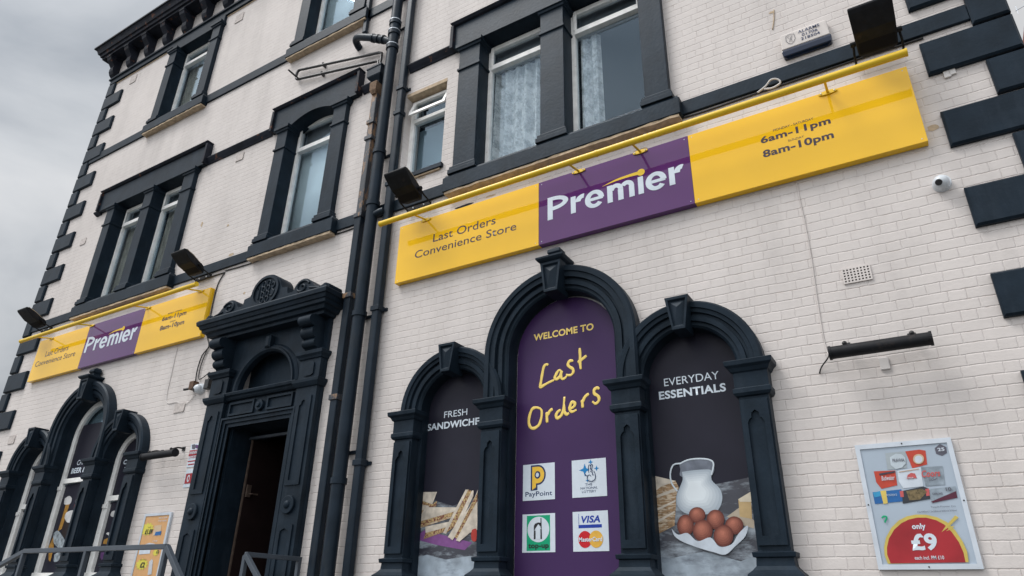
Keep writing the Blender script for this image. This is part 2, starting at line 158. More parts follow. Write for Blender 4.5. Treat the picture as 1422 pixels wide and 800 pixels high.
NET = mat('lace_net', (.50, .52, .54), rough=.9, var=.30, vscale=34, bump=.3, bscale=90, col2=(.90, .90, .90), c2scale=16, c2lo=.42, c2hi=.60, c2stretch=(1., .1, .6))
DRAPE = mat('olive_drape', (.40, .38, .33), rough=.9, var=.2, vscale=6, bump=.2)
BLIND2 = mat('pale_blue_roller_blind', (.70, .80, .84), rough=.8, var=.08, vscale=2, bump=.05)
REFLGREY = mat('painted_reflection_grey', (.30, .32, .35), rough=.9, var=.3, vscale=2, bump=.0)  # grey with the top lights' reflection put into its colour
BLIND_REFL = mat('blue_blind_and_reflection', (.22, .30, .35), rough=.8, var=.08, vscale=2, bump=.05)  # also the painted sky reflection behind some of the left glass
ASPH = mat('asphalt', (.05, .05, .052), rough=.9, var=.25, vscale=3, bump=.6, bscale=80)
PAVE = mat('dark_paving', (.11, .11, .105), rough=.9, var=.2, vscale=2, bump=.4, bscale=40)
KERBM = mat('kerb_stone', (.33, .32, .30), rough=.85, var=.15, bump=.3)
SLATE = mat('roof_slate', (.08, .085, .10), rough=.7, var=.2, bump=.3)
REDBR = mat('red_brick_far', (.25, .09, .06), rough=.9, var=.25, vscale=9, bump=.3)
def flat(name, c, rough=.42, var=.08, vs=20, **k): return mat('print_' + name, c, spec=.3, rough=rough, var=var, vscale=vs, bump=0, **k)
PR = {
 'bread': flat('bread', (.56, .50, .42), var=.25, vs=14), 'crust': flat('crust', (.30, .19, .10), var=.35, vs=35, col2=(.55, .45, .33), c2scale=30, c2lo=.5, c2hi=.56, c2stretch=(.4, 1, 2)),
 'filling': flat('filling', (.42, .30, .14), var=.4, vs=60, col2=(.16, .05, .04), c2scale=45, c2lo=.50, c2hi=.54), 'napkin': flat('napkin', (.20, .075, .24), var=.1),
 'tomato': flat('tomato', (.40, .04, .03)), 'board': flat('board', (.42, .36, .28)), 'cheese': flat('cheese', (.50, .36, .18)), 'cheesetop': flat('cheesetop', (.62, .56, .44)),
 'jugglass': flat('jugglass', (.14, .16, .20), var=.3, vs=12), 'milk': flat('milk', (.60, .66, .71), var=.08, vs=6), 'egg': flat('egg', (.30, .085, .055), var=.30, vs=9),
 'tray': flat('tray', (.50, .56, .63), var=.15, vs=10), 'rim': flat('rim', (.55, .62, .68)),
 'grey': flat('grey', (.34, .39, .42)), 'red': flat('red', (.48, .06, .035)), 'white': flat('white', (.56, .62, .69)), 'silver': flat('silver', (.25, .30, .35), var=.3),
 'blue': flat('blue', (.02, .12, .34)), 'dark': flat('dark', (.035, .04, .05)), 'darkred': flat('darkred', (.09, .02, .04)), 'cyan': flat('cyan', (.04, .28, .50)),
 'yellow': flat('yellow', (.62, .48, .12)), 'redtag': flat('redtag', (.50, .10, .10)), 'gold': flat('gold', (.16, .12, .06), var=.5, vs=50), 'greylite': flat('greylite', (.48, .55, .60)),
 'tan': flat('tan', (.45, .32, .22)), 'band': flat('band', (.05, .05, .07)), 'green': flat('green', (.0, .33, .16)), 'orange': flat('orange', (.60, .34, .15), var=.05),
 'star': flat('star', (.62, .55, .08)), 'cream': flat('cream', (.55, .42, .28)), 'pale': flat('pale', (.50, .52, .55)), 'amber': flat('amber', (.38, .20, .04), var=.3),
 'foam': flat('foam', (.58, .58, .58), var=.15, vs=12), 'stout': flat('stout', (.02, .013, .012)), 'fizz': flat('fizz', (.26, .30, .33), var=.6, vs=18), 'purple': flat('purple', (.10, .04, .14)),
 'visa': flat('visa', (.01, .04, .32)), 'mcred': flat('mcred', (.52, .01, .02)), 'mcyel': flat('mcyel', (.70, .40, .06)), 'eggdark': flat('eggdark', (.16, .04, .03), var=.2, vs=9), 'egglite': flat('egglite', (.36, .12, .08), var=.25, vs=15), 'milkdark': flat('milkdark', (.42, .48, .54), var=.08, vs=6), 'milklite': flat('milklite', (.65, .71, .75), var=.05, vs=6), 'dome': flat('dome', (.34, .022, .03), var=.22, vs=4), 'rimyel': flat('rimyel', (.55, .43, .10)),
 'navy': flat('navy', (.01, .03, .10)), 'ppy': flat('ppy', (.80, .50, .05)), 'stick': flat('stick', (.60, .67, .74), var=.03), 'nlblue': flat('nlblue', (.01, .20, .48)), 'black': flat('black', (.02, .02, .025)),
 'chalk': flat('chalk', (.22, .18, .17)), 'marks': flat('marks', (.10, .10, .13)),
}
def lerp3(a, b, t): return tuple(a[i] + (b[i] - a[i]) * t for i in range(3))
for i_ in range(6):
    PR['egg%d' % i_] = flat('egg_tone', lerp3((.13, .035, .025), (.42, .15, .10), i_ / 5), var=.10, vs=30)
    PR['milk%d' % i_] = flat('milk_tone', lerp3((.36, .42, .48), (.68, .74, .78), i_ / 5), var=.04, vs=8)
def marble_mat():
    return mat('print_marble', (.04, .043, .058), rough=.3, var=.2, vscale=6, bump=0, col2=(.30, .35, .40), c2scale=5, c2lo=.46, c2hi=.66, c2stretch=(.8, 1, 2.4))
MARBLE = marble_mat()
MARBLE2 = mat('print_pale_marble', (.30, .36, .42), rough=.3, var=.3, vscale=6, bump=0, col2=(.10, .12, .15), c2scale=6, c2lo=.5, c2hi=.75, c2stretch=(.8, 1, 2.))
def glass_mat():
    m = bpy.data.materials.new('window_glass'); m.use_nodes = True; t = m.node_tree; t.nodes.clear(); L = t.links.new
    o = nn(t, 'ShaderNodeOutputMaterial'); mx = nn(t, 'ShaderNodeMixShader')
    tr = nn(t, 'ShaderNodeBsdfTransparent'); tr.inputs[0].default_value = (.88, .91, .92, 1)
    gl = nn(t, 'ShaderNodeBsdfGlossy'); gl.inputs['Roughness'].default_value = .03; gl.inputs['Color'].default_value = (.60, .75, .90, 1)
    g = nn(t, 'ShaderNodeNewGeometry'); nz = nn(t, 'ShaderNodeTexNoise'); nz.inputs['Scale'].default_value = 1.1; L(g.outputs['Position'], nz.inputs['Vector'])
    bp = nn(t, 'ShaderNodeBump'); bp.inputs['Strength'].default_value = .10; bp.inputs['Distance'].default_value = .01; L(nz.outputs['Fac'], bp.inputs['Height']); L(bp.outputs[0], gl.inputs['Normal'])
    dt = nn(t, 'ShaderNodeVectorMath', operation='DOT_PRODUCT'); L(g.outputs['Normal'], dt.inputs[0]); L(g.outputs['Incoming'], dt.inputs[1])
    ab = nn(t, 'ShaderNodeMath', operation='ABSOLUTE'); L(dt.outputs['Value'], ab.inputs[0])
    om = nn(t, 'ShaderNodeMath', operation='SUBTRACT'); om.inputs[0].default_value = 1; L(ab.outputs[0], om.inputs[1])
    pw = nn(t, 'ShaderNodeMath', operation='POWER'); L(om.outputs[0], pw.inputs[0]); pw.inputs[1].default_value = 4.
    fr = nn(t, 'ShaderNodeMapRange'); L(pw.outputs[0], fr.inputs[0]); fr.inputs[3].default_value = .05; fr.inputs[4].default_value = .95
    L(fr.outputs[0], mx.inputs[0]); L(tr.outputs[0], mx.inputs[1]); L(gl.outputs[0], mx.inputs[2]); L(mx.outputs[0], o.inputs[0])
    return m
GLASS = glass_mat()

# ---------------------------------------------------------------- helpers. Facade space: x along, o = distance proud of the wall, z up
def V(x, o, z): return Vector((x, -o, z))
ORIG = {}
def link(name, me, m, parent=None, smooth=False, bevel=0.):
    ob = bpy.data.objects.new(name, me); COL.objects.link(ob)
    if m is not None:
        me.materials.clear(); me.materials.append(m)
    if parent is not None:
        org = ORIG.get(parent.name, Vector((0, 0, 0)))
        me.transform(Matrix.Translation(-org)); ob.parent = parent; ORIG[ob.name] = org
    else: ORIG[ob.name] = Vector((0, 0, 0))
    if smooth:
        for p in me.polygons: p.use_smooth = True
    if bevel:
        md = ob.modifiers.new('bevel', 'BEVEL'); md.width = bevel; md.segments = 2; md.limit_method = 'ANGLE'; md.angle_limit = math.radians(40)
    return ob
def mk(name, bm, m, parent=None, smooth=False, bevel=0., autosmooth=False):
    bmesh.ops.recalc_face_normals(bm, faces=bm.faces[:])
    me = bpy.data.meshes.new(name); bm.to_mesh(me); bm.free()
    ob = link(name, me, m, parent, smooth, bevel)
    if autosmooth:
        me.shade_smooth() if hasattr(me, 'shade_smooth') else None
        me.set_sharp_from_angle(angle=math.radians(35))
    return ob
def thing(name, label, cat, x, o, z, group=None):
    e = bpy.data.objects.new(name, None); COL.objects.link(e); e.location = V(x, o, z); e.empty_display_size = .2
    ORIG[e.name] = V(x, o, z).copy(); e['label'] = label; e['category'] = cat
    if group: e['group'] = group
    return e
def tag(o, label, cat, group=None):
    o['label'] = label; o['category'] = cat
    if group: o['group'] = group
    return o
def struct(o): o['kind'] = 'structure'; return o
def B(): return bmesh.new()
def box(bm, x0, x1, o0, o1, z0, z1):
    vs = [bm.verts.new(V(x, o, z)) for z in (z0, z1) for o in (o0, o1) for x in (x0, x1)]
    for f in ((0, 1, 3, 2), (4, 6, 7, 5), (0, 4, 5, 1), (2, 3, 7, 6), (0, 2, 6, 4), (1, 5, 7, 3)): bm.faces.new([vs[i] for i in f])
    return bm
def stack(bm, x0, x1, ob, of, prof, left=True, right=True):
    """loft of rectangles: prof = [(z, e)], sides and front grow by e, the back stays on the wall"""
    rings = []
    for z, e in prof:
        a = x0 - (e if left else 0); b = x1 + (e if right else 0)
        rings.append([bm.verts.new(V(*p)) for p in ((a, ob, z), (b, ob, z), (b, of + e, z), (a, of + e, z))])
    for r, q in zip(rings, rings[1:]):
        for i in range(4): bm.faces.new((r[i], r[(i + 1) % 4], q[(i + 1) % 4], q[i]))
    bm.faces.new(rings[0]); bm.faces.new(rings[-1]); return bm
def chamfer_block(bm, x0, x1, z0, z1, of, c, ob=0):
    a = [bm.verts.new(V(x, ob, z)) for x, z in ((x0, z0), (x1, z0), (x1, z1), (x0, z1))]
    b = [bm.verts.new(V(x, of - c, z)) for x, z in ((x0, z0), (x1, z0), (x1, z1), (x0, z1))]
    d = [bm.verts.new(V(x, of, z)) for x, z in ((x0 + c, z0 + c), (x1 - c, z0 + c), (x1 - c, z1 - c), (x0 + c, z1 - c))]
    for r, q in ((a, b), (b, d)):
        for i in range(4): bm.faces.new((r[i], r[(i + 1) % 4], q[(i + 1) % 4], q[i]))
    bm.faces.new(a); bm.faces.new(d); return bm
def tube(bm, pts, r, seg=10, squash=1.0, caps=True):
    """tube through facade-space points; squash flattens it along the wall normal"""
    P = [Vector(p) for p in pts]; rings = []
    rs = r if isinstance(r, (list, tuple)) else [r] * len(P)
    up0 = None
    for i, p in enumerate(P):
        d = (P[min(i + 1, len(P) - 1)] - P[max(i - 1, 0)]).normalized()
        if up0 is None:
            up0 = Vector((0, 1, 0)) if abs(d.y) < .9 else Vector((0, 0, 1))
        u = (up0 - d * up0.dot(d)).normalized(); w = d.cross(u); up0 = u
        ring = []
        for k in range(seg):
            a = 2 * math.pi * k / seg
            q = (u * math.cos(a) + w * math.sin(a)) * rs[i]
            q.y *= squash
            ring.append(bm.verts.new(V(*(p + q))))
        rings.append(ring)
    for a, b in zip(rings, rings[1:]):
        for k in range(seg): bm.faces.new((a[k], a[(k + 1) % seg], b[(k + 1) % seg], b[k]))
    if caps: bm.faces.new(rings[0]); bm.faces.new(rings[-1])
    return bm
def spline(pts, n=6):
    P = [Vector(p) for p in pts]
    if len(P) < 3: return [tuple(p) for p in P]
    out = []
    for i in range(len(P) - 1):
        a = P[max(i - 1, 0)]; b = P[i]; c = P[i + 1]; d = P[min(i + 2, len(P) - 1)]
        for k in range(n):
            t = k / n
            out.append(tuple(.5 * ((2 * b) + (-a + c) * t + (2 * a - 5 * b + 4 * c - d) * t * t + (-a + 3 * b - 3 * c + d) * t ** 3)))
    out.append(tuple(P[-1])); return out
def sphere(bm, x, o, z, r, su=16, sv=10, sq=(1, 1, 1)):
    M = Matrix.Translation(V(x, o, z)) @ Matrix.Diagonal((sq[0] * r, sq[1] * r, sq[2] * r, 1))
    bmesh.ops.create_uvsphere(bm, u_segments=su, v_segments=sv, radius=1, matrix=M); return bm
def curve_mesh(loops, o0, o1):
    """flat outline(s) with holes, given thickness from o0 to o1"""
    cu = bpy.data.curves.new('c', 'CURVE'); cu.dimensions = '2D'; cu.fill_mode = 'BOTH'; cu.extrude = abs(o1 - o0) / 2
    for lp in loops:
        s = cu.splines.new('POLY'); s.points.add(len(lp) - 1); s.use_cyclic_u = True
        for i, (x, z) in enumerate(lp): s.points[i].co = (x, z, 0, 1)
    ob = bpy.data.objects.new('c', cu); me = bpy.data.meshes.new_from_object(ob)
    bpy.data.objects.remove(ob); bpy.data.curves.remove(cu)
    mid = (o0 + o1) / 2
    for v in me.vertices: v.co = Vector((v.co.x, -(mid + v.co.z), v.co.y))
    return me
def outline(name, loops, o0, o1, m, parent=None, bevel=0.):
    me = curve_mesh(loops, o0, o1)
    bm = B(); bm.from_mesh(me); bpy.data.meshes.remove(me); bmesh.ops.remove_doubles(bm, verts=bm.verts[:], dist=1e-5)
    return mk(name, bm, m, parent, bevel=bevel)
def add_outline(bm, loops, o0, o1):
    me = curve_mesh(loops, o0, o1); bm.from_mesh(me); bpy.data.meshes.remove(me); return bm
def rect(x0, x1, z0, z1): return [(x0, z0), (x1, z0), (x1, z1), (x0, z1)]
def arc(cx, cz, rx, rz=None, a0=0., a1=180., n=28):
    rz = rz or rx
    return [(cx + rx * math.cos(math.radians(a0 + (a1 - a0) * i / n)), cz + rz * math.sin(math.radians(a0 + (a1 - a0) * i / n))) for i in range(n + 1)]
def arch_hole(cx, r, zb, zs, n=28, rz=None): return [(cx + r, zb)] + arc(cx, zs, r, rz, 0, 180, n) + [(cx - r, zb)]
def arch_sweep(bm, cx, zs, zb, prof, n=36, sz=1.):
    """prof = closed list of (r, o): swept up the right side, round the arch, down the left"""
    path = []
    if zb < zs: path.append((0., zb))
    for i in range(n + 1): path.append((math.pi * i / n, zs))
    if zb < zs: path.append((math.pi, zb))
    rings = []
    for a, z0 in path:
        rings.append([bm.verts.new(V(cx + r * math.cos(a), o, z0 + r * sz * math.sin(a))) for r, o in prof])
    m = len(prof)
    for a, b in zip(rings, rings[1:]):
        for k in range(m): bm.faces.new((a[k], a[(k + 1) % m], b[(k + 1) % m], b[k]))
    bm.faces.new(rings[0]); bm.faces.new(rings[-1]); return bm
def poly(bm, pts, o):
    bm.faces.new([bm.verts.new(V(x, o, z)) for x, z in pts]); return bm
def text(s, x0, x1, z0, z1, o, m, parent=None, name='lettering', bold=0., shear=0., thick=.0012):
    cu = bpy.data.curves.new('t', 'FONT'); cu.body = s; cu.size = 1; cu.offset = bold; cu.resolution_u = 4; cu.fill_mode = 'BOTH'; cu.shear = shear
    cu.space_character = 1.0 + bold * 1.5
    ob = bpy.data.objects.new('t', cu); me = bpy.data.meshes.new_from_object(ob)
    bpy.data.objects.remove(ob); bpy.data.curves.remove(cu)
    xs = [v.co.x for v in me.vertices]; ys = [v.co.y for v in me.vertices]
    a, b, c, d = min(xs), max(xs), min(ys), max(ys)
    for v in me.vertices:
        v.co = V(x0 + (v.co.x - a) / (b - a) * (x1 - x0), o, z0 + (v.co.y - c) / (d - c) * (z1 - z0))
    return link(name, me, m, parent)
def text_bm(bm, *a, **k):
    ob = text(*a, **k); me = ob.data; bm.from_mesh(me); bpy.data.objects.remove(ob); bpy.data.meshes.remove(me)
def merge_text(name, items, m, parent):
    """several lines of one piece of lettering as one mesh"""
    bm = B()
    for it in items:
        a, k = it[:-1], (it[-1] if isinstance(it[-1], dict) else {})
        if not isinstance(it[-1], dict): a = it
        text_bm(bm, *a, m, None, **k)
    me = bpy.data.meshes.new(name); bm.to_mesh(me); bm.free()
    return link(name, me, m, parent)
def prints(name, layers, o, parent, step=.0009):
    """printed picture: flat coloured shapes, one mesh with several materials"""
    me = bpy.data.meshes.new(name); bm = B(); mats = []
    for i, (k, pts) in enumerate(layers):
        mm = PR[k] if isinstance(k, str) else k
        if mm not in mats: mats.append(mm)
        if k in ('milk', 'milkdark', 'milklite', 'tray', 'jugglass', 'foam', 'fizz', 'stout', 'tomato'):
            pts = [(p[0], p[2]) for p in spline([(a, 0, b) for a, b in list(pts) + [pts[0]]], 4)][:-1]
        vs = [bm.verts.new(V(x, o + i * step, z)) for x, z in pts]
        for tri in tessellate_polygon([[Vector((x, z, 0)) for x, z in pts]]):
            f = bm.faces.new([vs[q] for q in tri]); f.material_index = mats.index(mm)
            f.normal_update()
            if f.normal.y > 0: f.normal_flip()
    bm.to_mesh(me); bm.free()
    ob = link(name, me, None, parent)
    for mm in mats: me.materials.append(mm)
    return ob
def ell(cx, cz, rx, rz, n=22): return [(cx + rx * math.cos(2 * math.pi * i / n), cz + rz * math.sin(2 * math.pi * i / n)) for i in range(n)]
def starburst(cx, cz, rx, rz, n=11):
    return [(cx + rx * (1 if i % 2 == 0 else .74) * math.cos(math.pi * i / n), cz + rz * (1 if i % 2 == 0 else .74) * math.sin(math.pi * i / n)) for i in range(2 * n)]
# ================================================================= GROUND AND STREET
XL, XR, ZT = -15.55, 1.36, 13.9
DEPTH = 9.0
bm = B(); box(bm, -400, 400, -400, 400, -.3, 0.0); g = mk('ground', bm, PAVE); struct(g)
bm = B(); box(bm, -400, 400, 7.5, 15.5, -.2, .006); g = mk('road', bm, ASPH); struct(g)
for a, b in ((7.3, 7.5), (15.5, 15.7)):
    bm = B(); box(bm, -400, 400, a, b, -.1, .12); struct(mk('kerb', bm, KERBM))

# ================================================================= THE BUILDING
pub = thing('corner_building', 'large three storey cream painted brick building with charcoal stone dressings and arched shop windows', 'building', -7, 0, 0)
AC = -3.08                                   # centre of the right arched group
ACL = -12.16                                 # centre of the left one
def arcade_holes(c):
    return [arch_hole(c - 1.34, .50, 1.75, 3.56), arch_hole(c, .68, 1.75, 4.06), arch_hole(c + 1.34, .50, 1.75, 3.56)]
WIN = []                                     # (name, pilasters, z sill, z soffit, ...)
win_pub = [
 dict(pil=[(-13.58, -13.32), (-12.26, -11.98), (-11.02, -10.70)], z0=6.70, z1=8.90, lab='wL'),
 dict(pil=[(-8.45, -8.20), (-7.12, -6.84)], z0=6.70, z1=8.90, lab='wM'),
 dict(pil=[(-4.62, -4.27), (-3.29, -2.95), (-1.93, -1.65)], z0=6.70, z1=8.90, lab='wR'),
 dict(pil=[(-12.98, -12.71), (-11.43, -11.17)], z0=10.86, z1=12.88, lab='uL'),
 dict(pil=[(-8.53, -8.27), (-7.05, -6.78)], z0=10.86, z1=12.88, lab='uM'),
 dict(pil=[(-4.62, -4.27), (-3.29, -2.95), (-1.93, -1.65)], z0=10.86, z1=12.88, lab='uR'),
]
holes = []
for w in win_pub: holes.append(rect(w['pil'][0][1] - .06, w['pil'][-1][0] + .06, w['z0'] - .02, w['z1'] + (.05 if w['lab'] != 'wM' else .16)))
holes.append(rect(-5.63, -4.885, 7.02, 8.50))
holes += arcade_holes(AC) + arcade_holes(ACL)
holes.append(rect(-8.26, -7.00, 1.0, 4.84))
wall_outline = [(XL, -.1), (XR, -.1), (XR, ZT), (XL, ZT)]
bm = B(); add_outline(bm, [wall_outline] + holes, -.34, 0)
box(bm, XL, XL + .34, -DEPTH, -.3405, -.1, ZT); box(bm, XR - .34, XR, -DEPTH, -.3405, -.1, ZT); box(bm, XL + .341, XR - .341, -DEPTH, -DEPTH + .3, -.1, ZT)
mk('wall', bm, BRICK, pub)
bm = B(); box(bm, XL + .35, XR - .35, -DEPTH + .31, -.345, 5.55, 5.75); box(bm, XL + .35, XR - .35, -DEPTH + .31, -.345, 9.7, 9.9)
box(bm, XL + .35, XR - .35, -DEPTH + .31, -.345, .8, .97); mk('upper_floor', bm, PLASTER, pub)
bm = B()
vs = [bm.verts.new(V(x, o, z)) for x, o, z in ((XL - .3, .3, 14.1), (XR + .3, .3, 14.1), (XR + .3, -DEPTH - .3, 14.1), (XL - .3, -DEPTH - .3, 14.1), (XL + 3, -4, 15.6), (XR - 3, -4, 15.6))]
for f in ((0, 1, 5, 4), (1, 2, 5), (2, 3, 4, 5), (3, 0, 4), (0, 3, 2, 1)): bm.faces.new([vs[i] for i in f])
mk('roof', bm, SLATE, pub)

# quoins: long and short stones, 0.79 m for each pair, standing on both faces of each corner
k = -8
while True:
    zt = 6.375 + .79 * k
    if zt > 13.2: break
    if zt > .3:
        for long_, z1 in ((True, zt), (False, zt + .396)):
            z0 = z1 - .368
            if z1 > 13.15 or z0 < 0: continue
            for side in (-1, 1):
                if side < 0: xa, xb = XL - .055, (-14.87 if long_ else -15.33)
                else: xa, xb = (.70 if long_ else 1.13), XR + .055
                bm = B(); chamfer_block(bm, xa, xb, z0, z1, .055, .018, ob=(-.40 if long_ else -.75))
                mk('quoin', bm, DARK, pub)
    k += 1

# sill band, label string, upper band, frieze and cornice
def band(name, x0, x1, z0, z1, of, m=DARK, bev=.006):
    bm = B(); box(bm, x0, x1, -.02, of, z0, z1); return mk(name, bm, m, pub, bevel=bev)
for a, b in ((-15.33, -13.66), (-10.58, -8.60), (-6.76, -4.68), (-1.56, 1.127)): band('sill_band', a, b, 6.475, 6.655, .035)
for a, b in ((-15.33, -13.08), (-11.16, -8.60), (-6.68, -4.70), (-1.56, 1.127)): band('upper_sill_band', a, b, 10.66, 10.86, .035)
for a, b in ((-10.47, -8.70), (-6.57, -6.10), (-5.62, -4.77), (-1.5, 1.127)):
    bm = B(); stack(bm, a, b, -.02, .0, [(8.945, .02), (8.965, .03), (9.0, .055), (9.05, .085), (9.07, .085)], False, False); mk('string_course', bm, MOULD, pub, bevel=.004)
bm = B(); stack(bm, -14.12, -13.97, -.02, .0, [(8.90, .02), (8.93, .05), (8.97, .075), (8.99, .075)], True, False); mk('string_course', bm, MOULD, pub)
bm = B(); stack(bm, XL, XR, -.02, .0, [(13.12, .05), (13.24, .05), (13.25, .085), (13.30, .085)]); mk('architrave_band', bm, DARK, pub, bevel=.004)
bm = B(); box(bm, XL, XR, -.02, .012, 13.12 - .035, 13.118); mk('bare_stone_strip', bm, TAN, pub)
cor = B(); stack(cor, XL, XR, -.03, .0, [(13.86, .30), (13.92, .30), (13.925, .34), (13.99, .355), (14.0, .39), (14.09, .42), (14.14, .45), (14.145, .48), (14.19, .48)])
cor = mk('cornice', cor, MOULD, pub, bevel=.004)
x = -15.50
while x < 1.2:
    bm = B()
    prof = [(13.30, .0), (13.30, .07), (13.36, .13), (13.44, .165), (13.52, .17), (13.58, .16), (13.63, .20), (13.72, .275), (13.80, .30), (13.862, .30), (13.862, .0)]
    r0 = [bm.verts.new(V(x - .085, o - .02 if o == 0 else o, z)) for z, o in prof]; r1 = [bm.verts.new(V(x + .085, o - .02 if o == 0 else o, z)) for z, o in prof]
    for i in range(len(prof)):
        j = (i + 1) % len(prof); bm.faces.new((r0[i], r0[j], r1[j], r1[i]))
    bm.faces.new(r0); bm.faces.new(r1); box(bm, x - .10, x + .10, -.01, .31, 13.80, 13.858)
    mk('bracket', bm, MOULD, cor)
    x += .727

# ---- rectangular windows
def drape(bm, xa, xb, z0, z1, o, amp=.03, n=26, ph=0, zt=None):
    prev = None
    for i in range(n + 1):
        t = i / n; x = xa + (xb - xa) * t
        oo = o + amp * math.sin(ph + t * (xb - xa) * 38) + amp * .5 * math.sin(ph * 2 + t * 23)
        a = bm.verts.new(V(x, oo, z0)); b = bm.verts.new(V(x, oo * .5 + o * .5, z1))
        if prev: bm.faces.new((prev[0], a, b, prev[1]))
        prev = (a, b)
def window(w, up=False):
    P = w['pil']; z0, z1 = w['z0'], w['z1']; xa, xb = P[0][0], P[-1][1]; lab = w['lab']
    # the head: a flat dressed stone, the mesh that carries the rest
    zl = z1 + (.50 if not up else .25); ex = .18 if lab == 'wM' else .16
    hx0, hx1 = xa - ex + .02, xb + ex
    if lab == 'wL': hx0, hx1 = -13.97, -10.50
    if lab == 'wR': hx0, hx1 = -4.74, -1.52
    bm = B()
    o1 = .085
    if lab == 'wM':
        top = [(hx0, z1 + .04), (P[0][1], z1 + .04)] + [(P[0][1] + (P[1][0] - P[0][1]) * i / 14, z1 - .02 + .16 * math.sin(math.pi * i / 14) ** .8) for i in range(15)] + [(P[1][0], z1 + .04), (hx1, z1 + .04), (hx1, zl - .02), (hx0, zl - .02)]
        add_outline(bm, [top], -.20, o1)
    elif not up: box(bm, hx0, hx1, -.20, o1, z1 + .04, zl - .02)
    else: box(bm, xa - .02, xb + .02, -.20, .06, z1 + .02, 13.118)
    W = mk('window', bm, DARK, pub, bevel=.006)
    W['label'] = {'wL': 'twin sash window above the left shop sign', 'wM': 'single sash window with a slightly arched head above the doorway', 'wR': 'twin window with lace curtains above the right shop sign',
                  'uL': 'single top floor window at the left end', 'uM': 'top floor window cut by the top of the photo', 'uR': 'top floor window above the right shop sign'}[lab]
    if not up:                                # label mould round the head
        bm = B()
        stack(bm, hx0, hx1, -.02, .085, [(zl - .02, .0), (zl - .01, .03), (zl + .025, .06), (zl + .035, .06)])
        box(bm, hx0 - .055, hx0 - .001, -.02, .13, z1 + .05, zl - .021); box(bm, hx1 + .001, hx1 + .055, -.02, .13, z1 + .05, zl - .021)
        mk('hood_mould', bm, MOULD, W, bevel=.006)
    # sill
    bm = B(); sx0, sx1 = xa - .10, xb + .10
    zb = 6.44 if not up else 10.61
    stack(bm, sx0, sx1, -.30, .115, [(zb, 0.015), (z0 - .05, .015), (z0 - .03, 0), (z0, -.01)]); mk('sill', bm, DARK, W, bevel=.008)
    bm = B(); box(bm, sx0 + .01, sx1 - .01, -.01, .118, zb - .035, zb - .002)
    bmesh.ops.subdivide_edges(bm, edges=[e for e in bm.edges if e.calc_length() > .5], cuts=30)
    for v in bm.verts: v.co.z += random.uniform(-.006, .006); v.co.y += random.uniform(-.005, .005)
    mk('sill_underside', bm, TAN, W)
    # pilasters with base, neck ring and cap
    for a, b in P:
        bm = B(); stack(bm, a, b, -.24, .09, [(z0 - .005, .045), (z0 + .06, .045), (z0 + .065, .03), (z0 + .11, .03), (z0 + .115, .012), (z0 + .14, .0), (z1 - .44, 0), (z1 - .435, .02), (z1 - .40, .02), (z1 - .395, .0), (z1 - .07, 0), (z1 - .065, .02), (z1 - .03, .03), (z1 - .025, .05), (z1 + .035, .05)])
        mk('pilaster', bm, DARK, W, bevel=.005)
    # sashes
    for i in range(len(P) - 1):
        a, b = P[i][1] - .02, P[i + 1][0] + .02
        zt = z0 + (z1 - z0) * .825
        F0, F1 = -.235, -.155
        zz = z1 + .02 if lab != 'wM' else z1 + .15
        bm = B(); f = .075
        box(bm, a, a + f, F0, F1, z0 + .0, zz); box(bm, b - f, b, F0, F1, z0 + .0, zz); box(bm, a + f, b - f, F0, F1, zz - f, zz); box(bm, a + f, b - f, F0, F1, z0, z0 + .06)
        box(bm, a + f + .001, b - f - .001, F0 + .01, F1 + .022, zt - .035, zt + .045)
        # top-hung light standing slightly proud
        g = f - .012
        box(bm, a + g, a + g + .045, F1 + .001, F1 + .02, zt + .046, zz - .03); box(bm, b - g - .045, b - g, F1 + .001, F1 + .02, zt + .046, zz - .03)
        mk('sash_frame', bm, UPVC, W, bevel=.004)
        bm = B(); box(bm, a + f - .003, b - f + .003, -.21, -.203, z0 + .058, zz - f + .003); mk('pane', bm, GLASS, W)
        mk_c = None
        bm = B(); wdt = b - a
        if lab == 'wR' and i == 0: drape(bm, a + .07, b - .05, z0, zt, -.31, .06, 110, 1.2); mk_c = NET
        elif lab == 'wR': drape(bm, a + .09, a + .36, z0, zt, -.31, .045, 40, .4); mk_c = NET
        elif lab in ('wM', 'uM'): box(bm, a + .03, b, -.30, -.285, z0, zt + .02); mk_c = BLIND2
        elif lab in ('wL', 'uL'): drape(bm, a + .07, a + .07 + wdt * .50, z0, zt + .02, -.31, .03, 30, 2.); mk_c = DRAPE
        else: drape(bm, a, b, z0, zt, -.3, .02, 40); mk_c = NET
        mk('curtain', bm, mk_c, W, smooth=True)
        bm = B(); box(bm, a, b, -.335, -.325, zt + .03, zz + .02); mk('added_grey_backing', bm, REFLGREY, W)  # added grey panel, painting the reflection and ceiling tone of the top light
        if lab in ('wL', 'uL'):
            bm = B(); box(bm, a + .07 + wdt * .45, b, -.45, -.44, z0, zt); mk('blind_and_reflection', bm, BLIND_REFL, W)  # blue sheet added for the sky reflected in the right of the glass
    return W
for w in win_pub: window(w, w['lab'][0] == 'u')
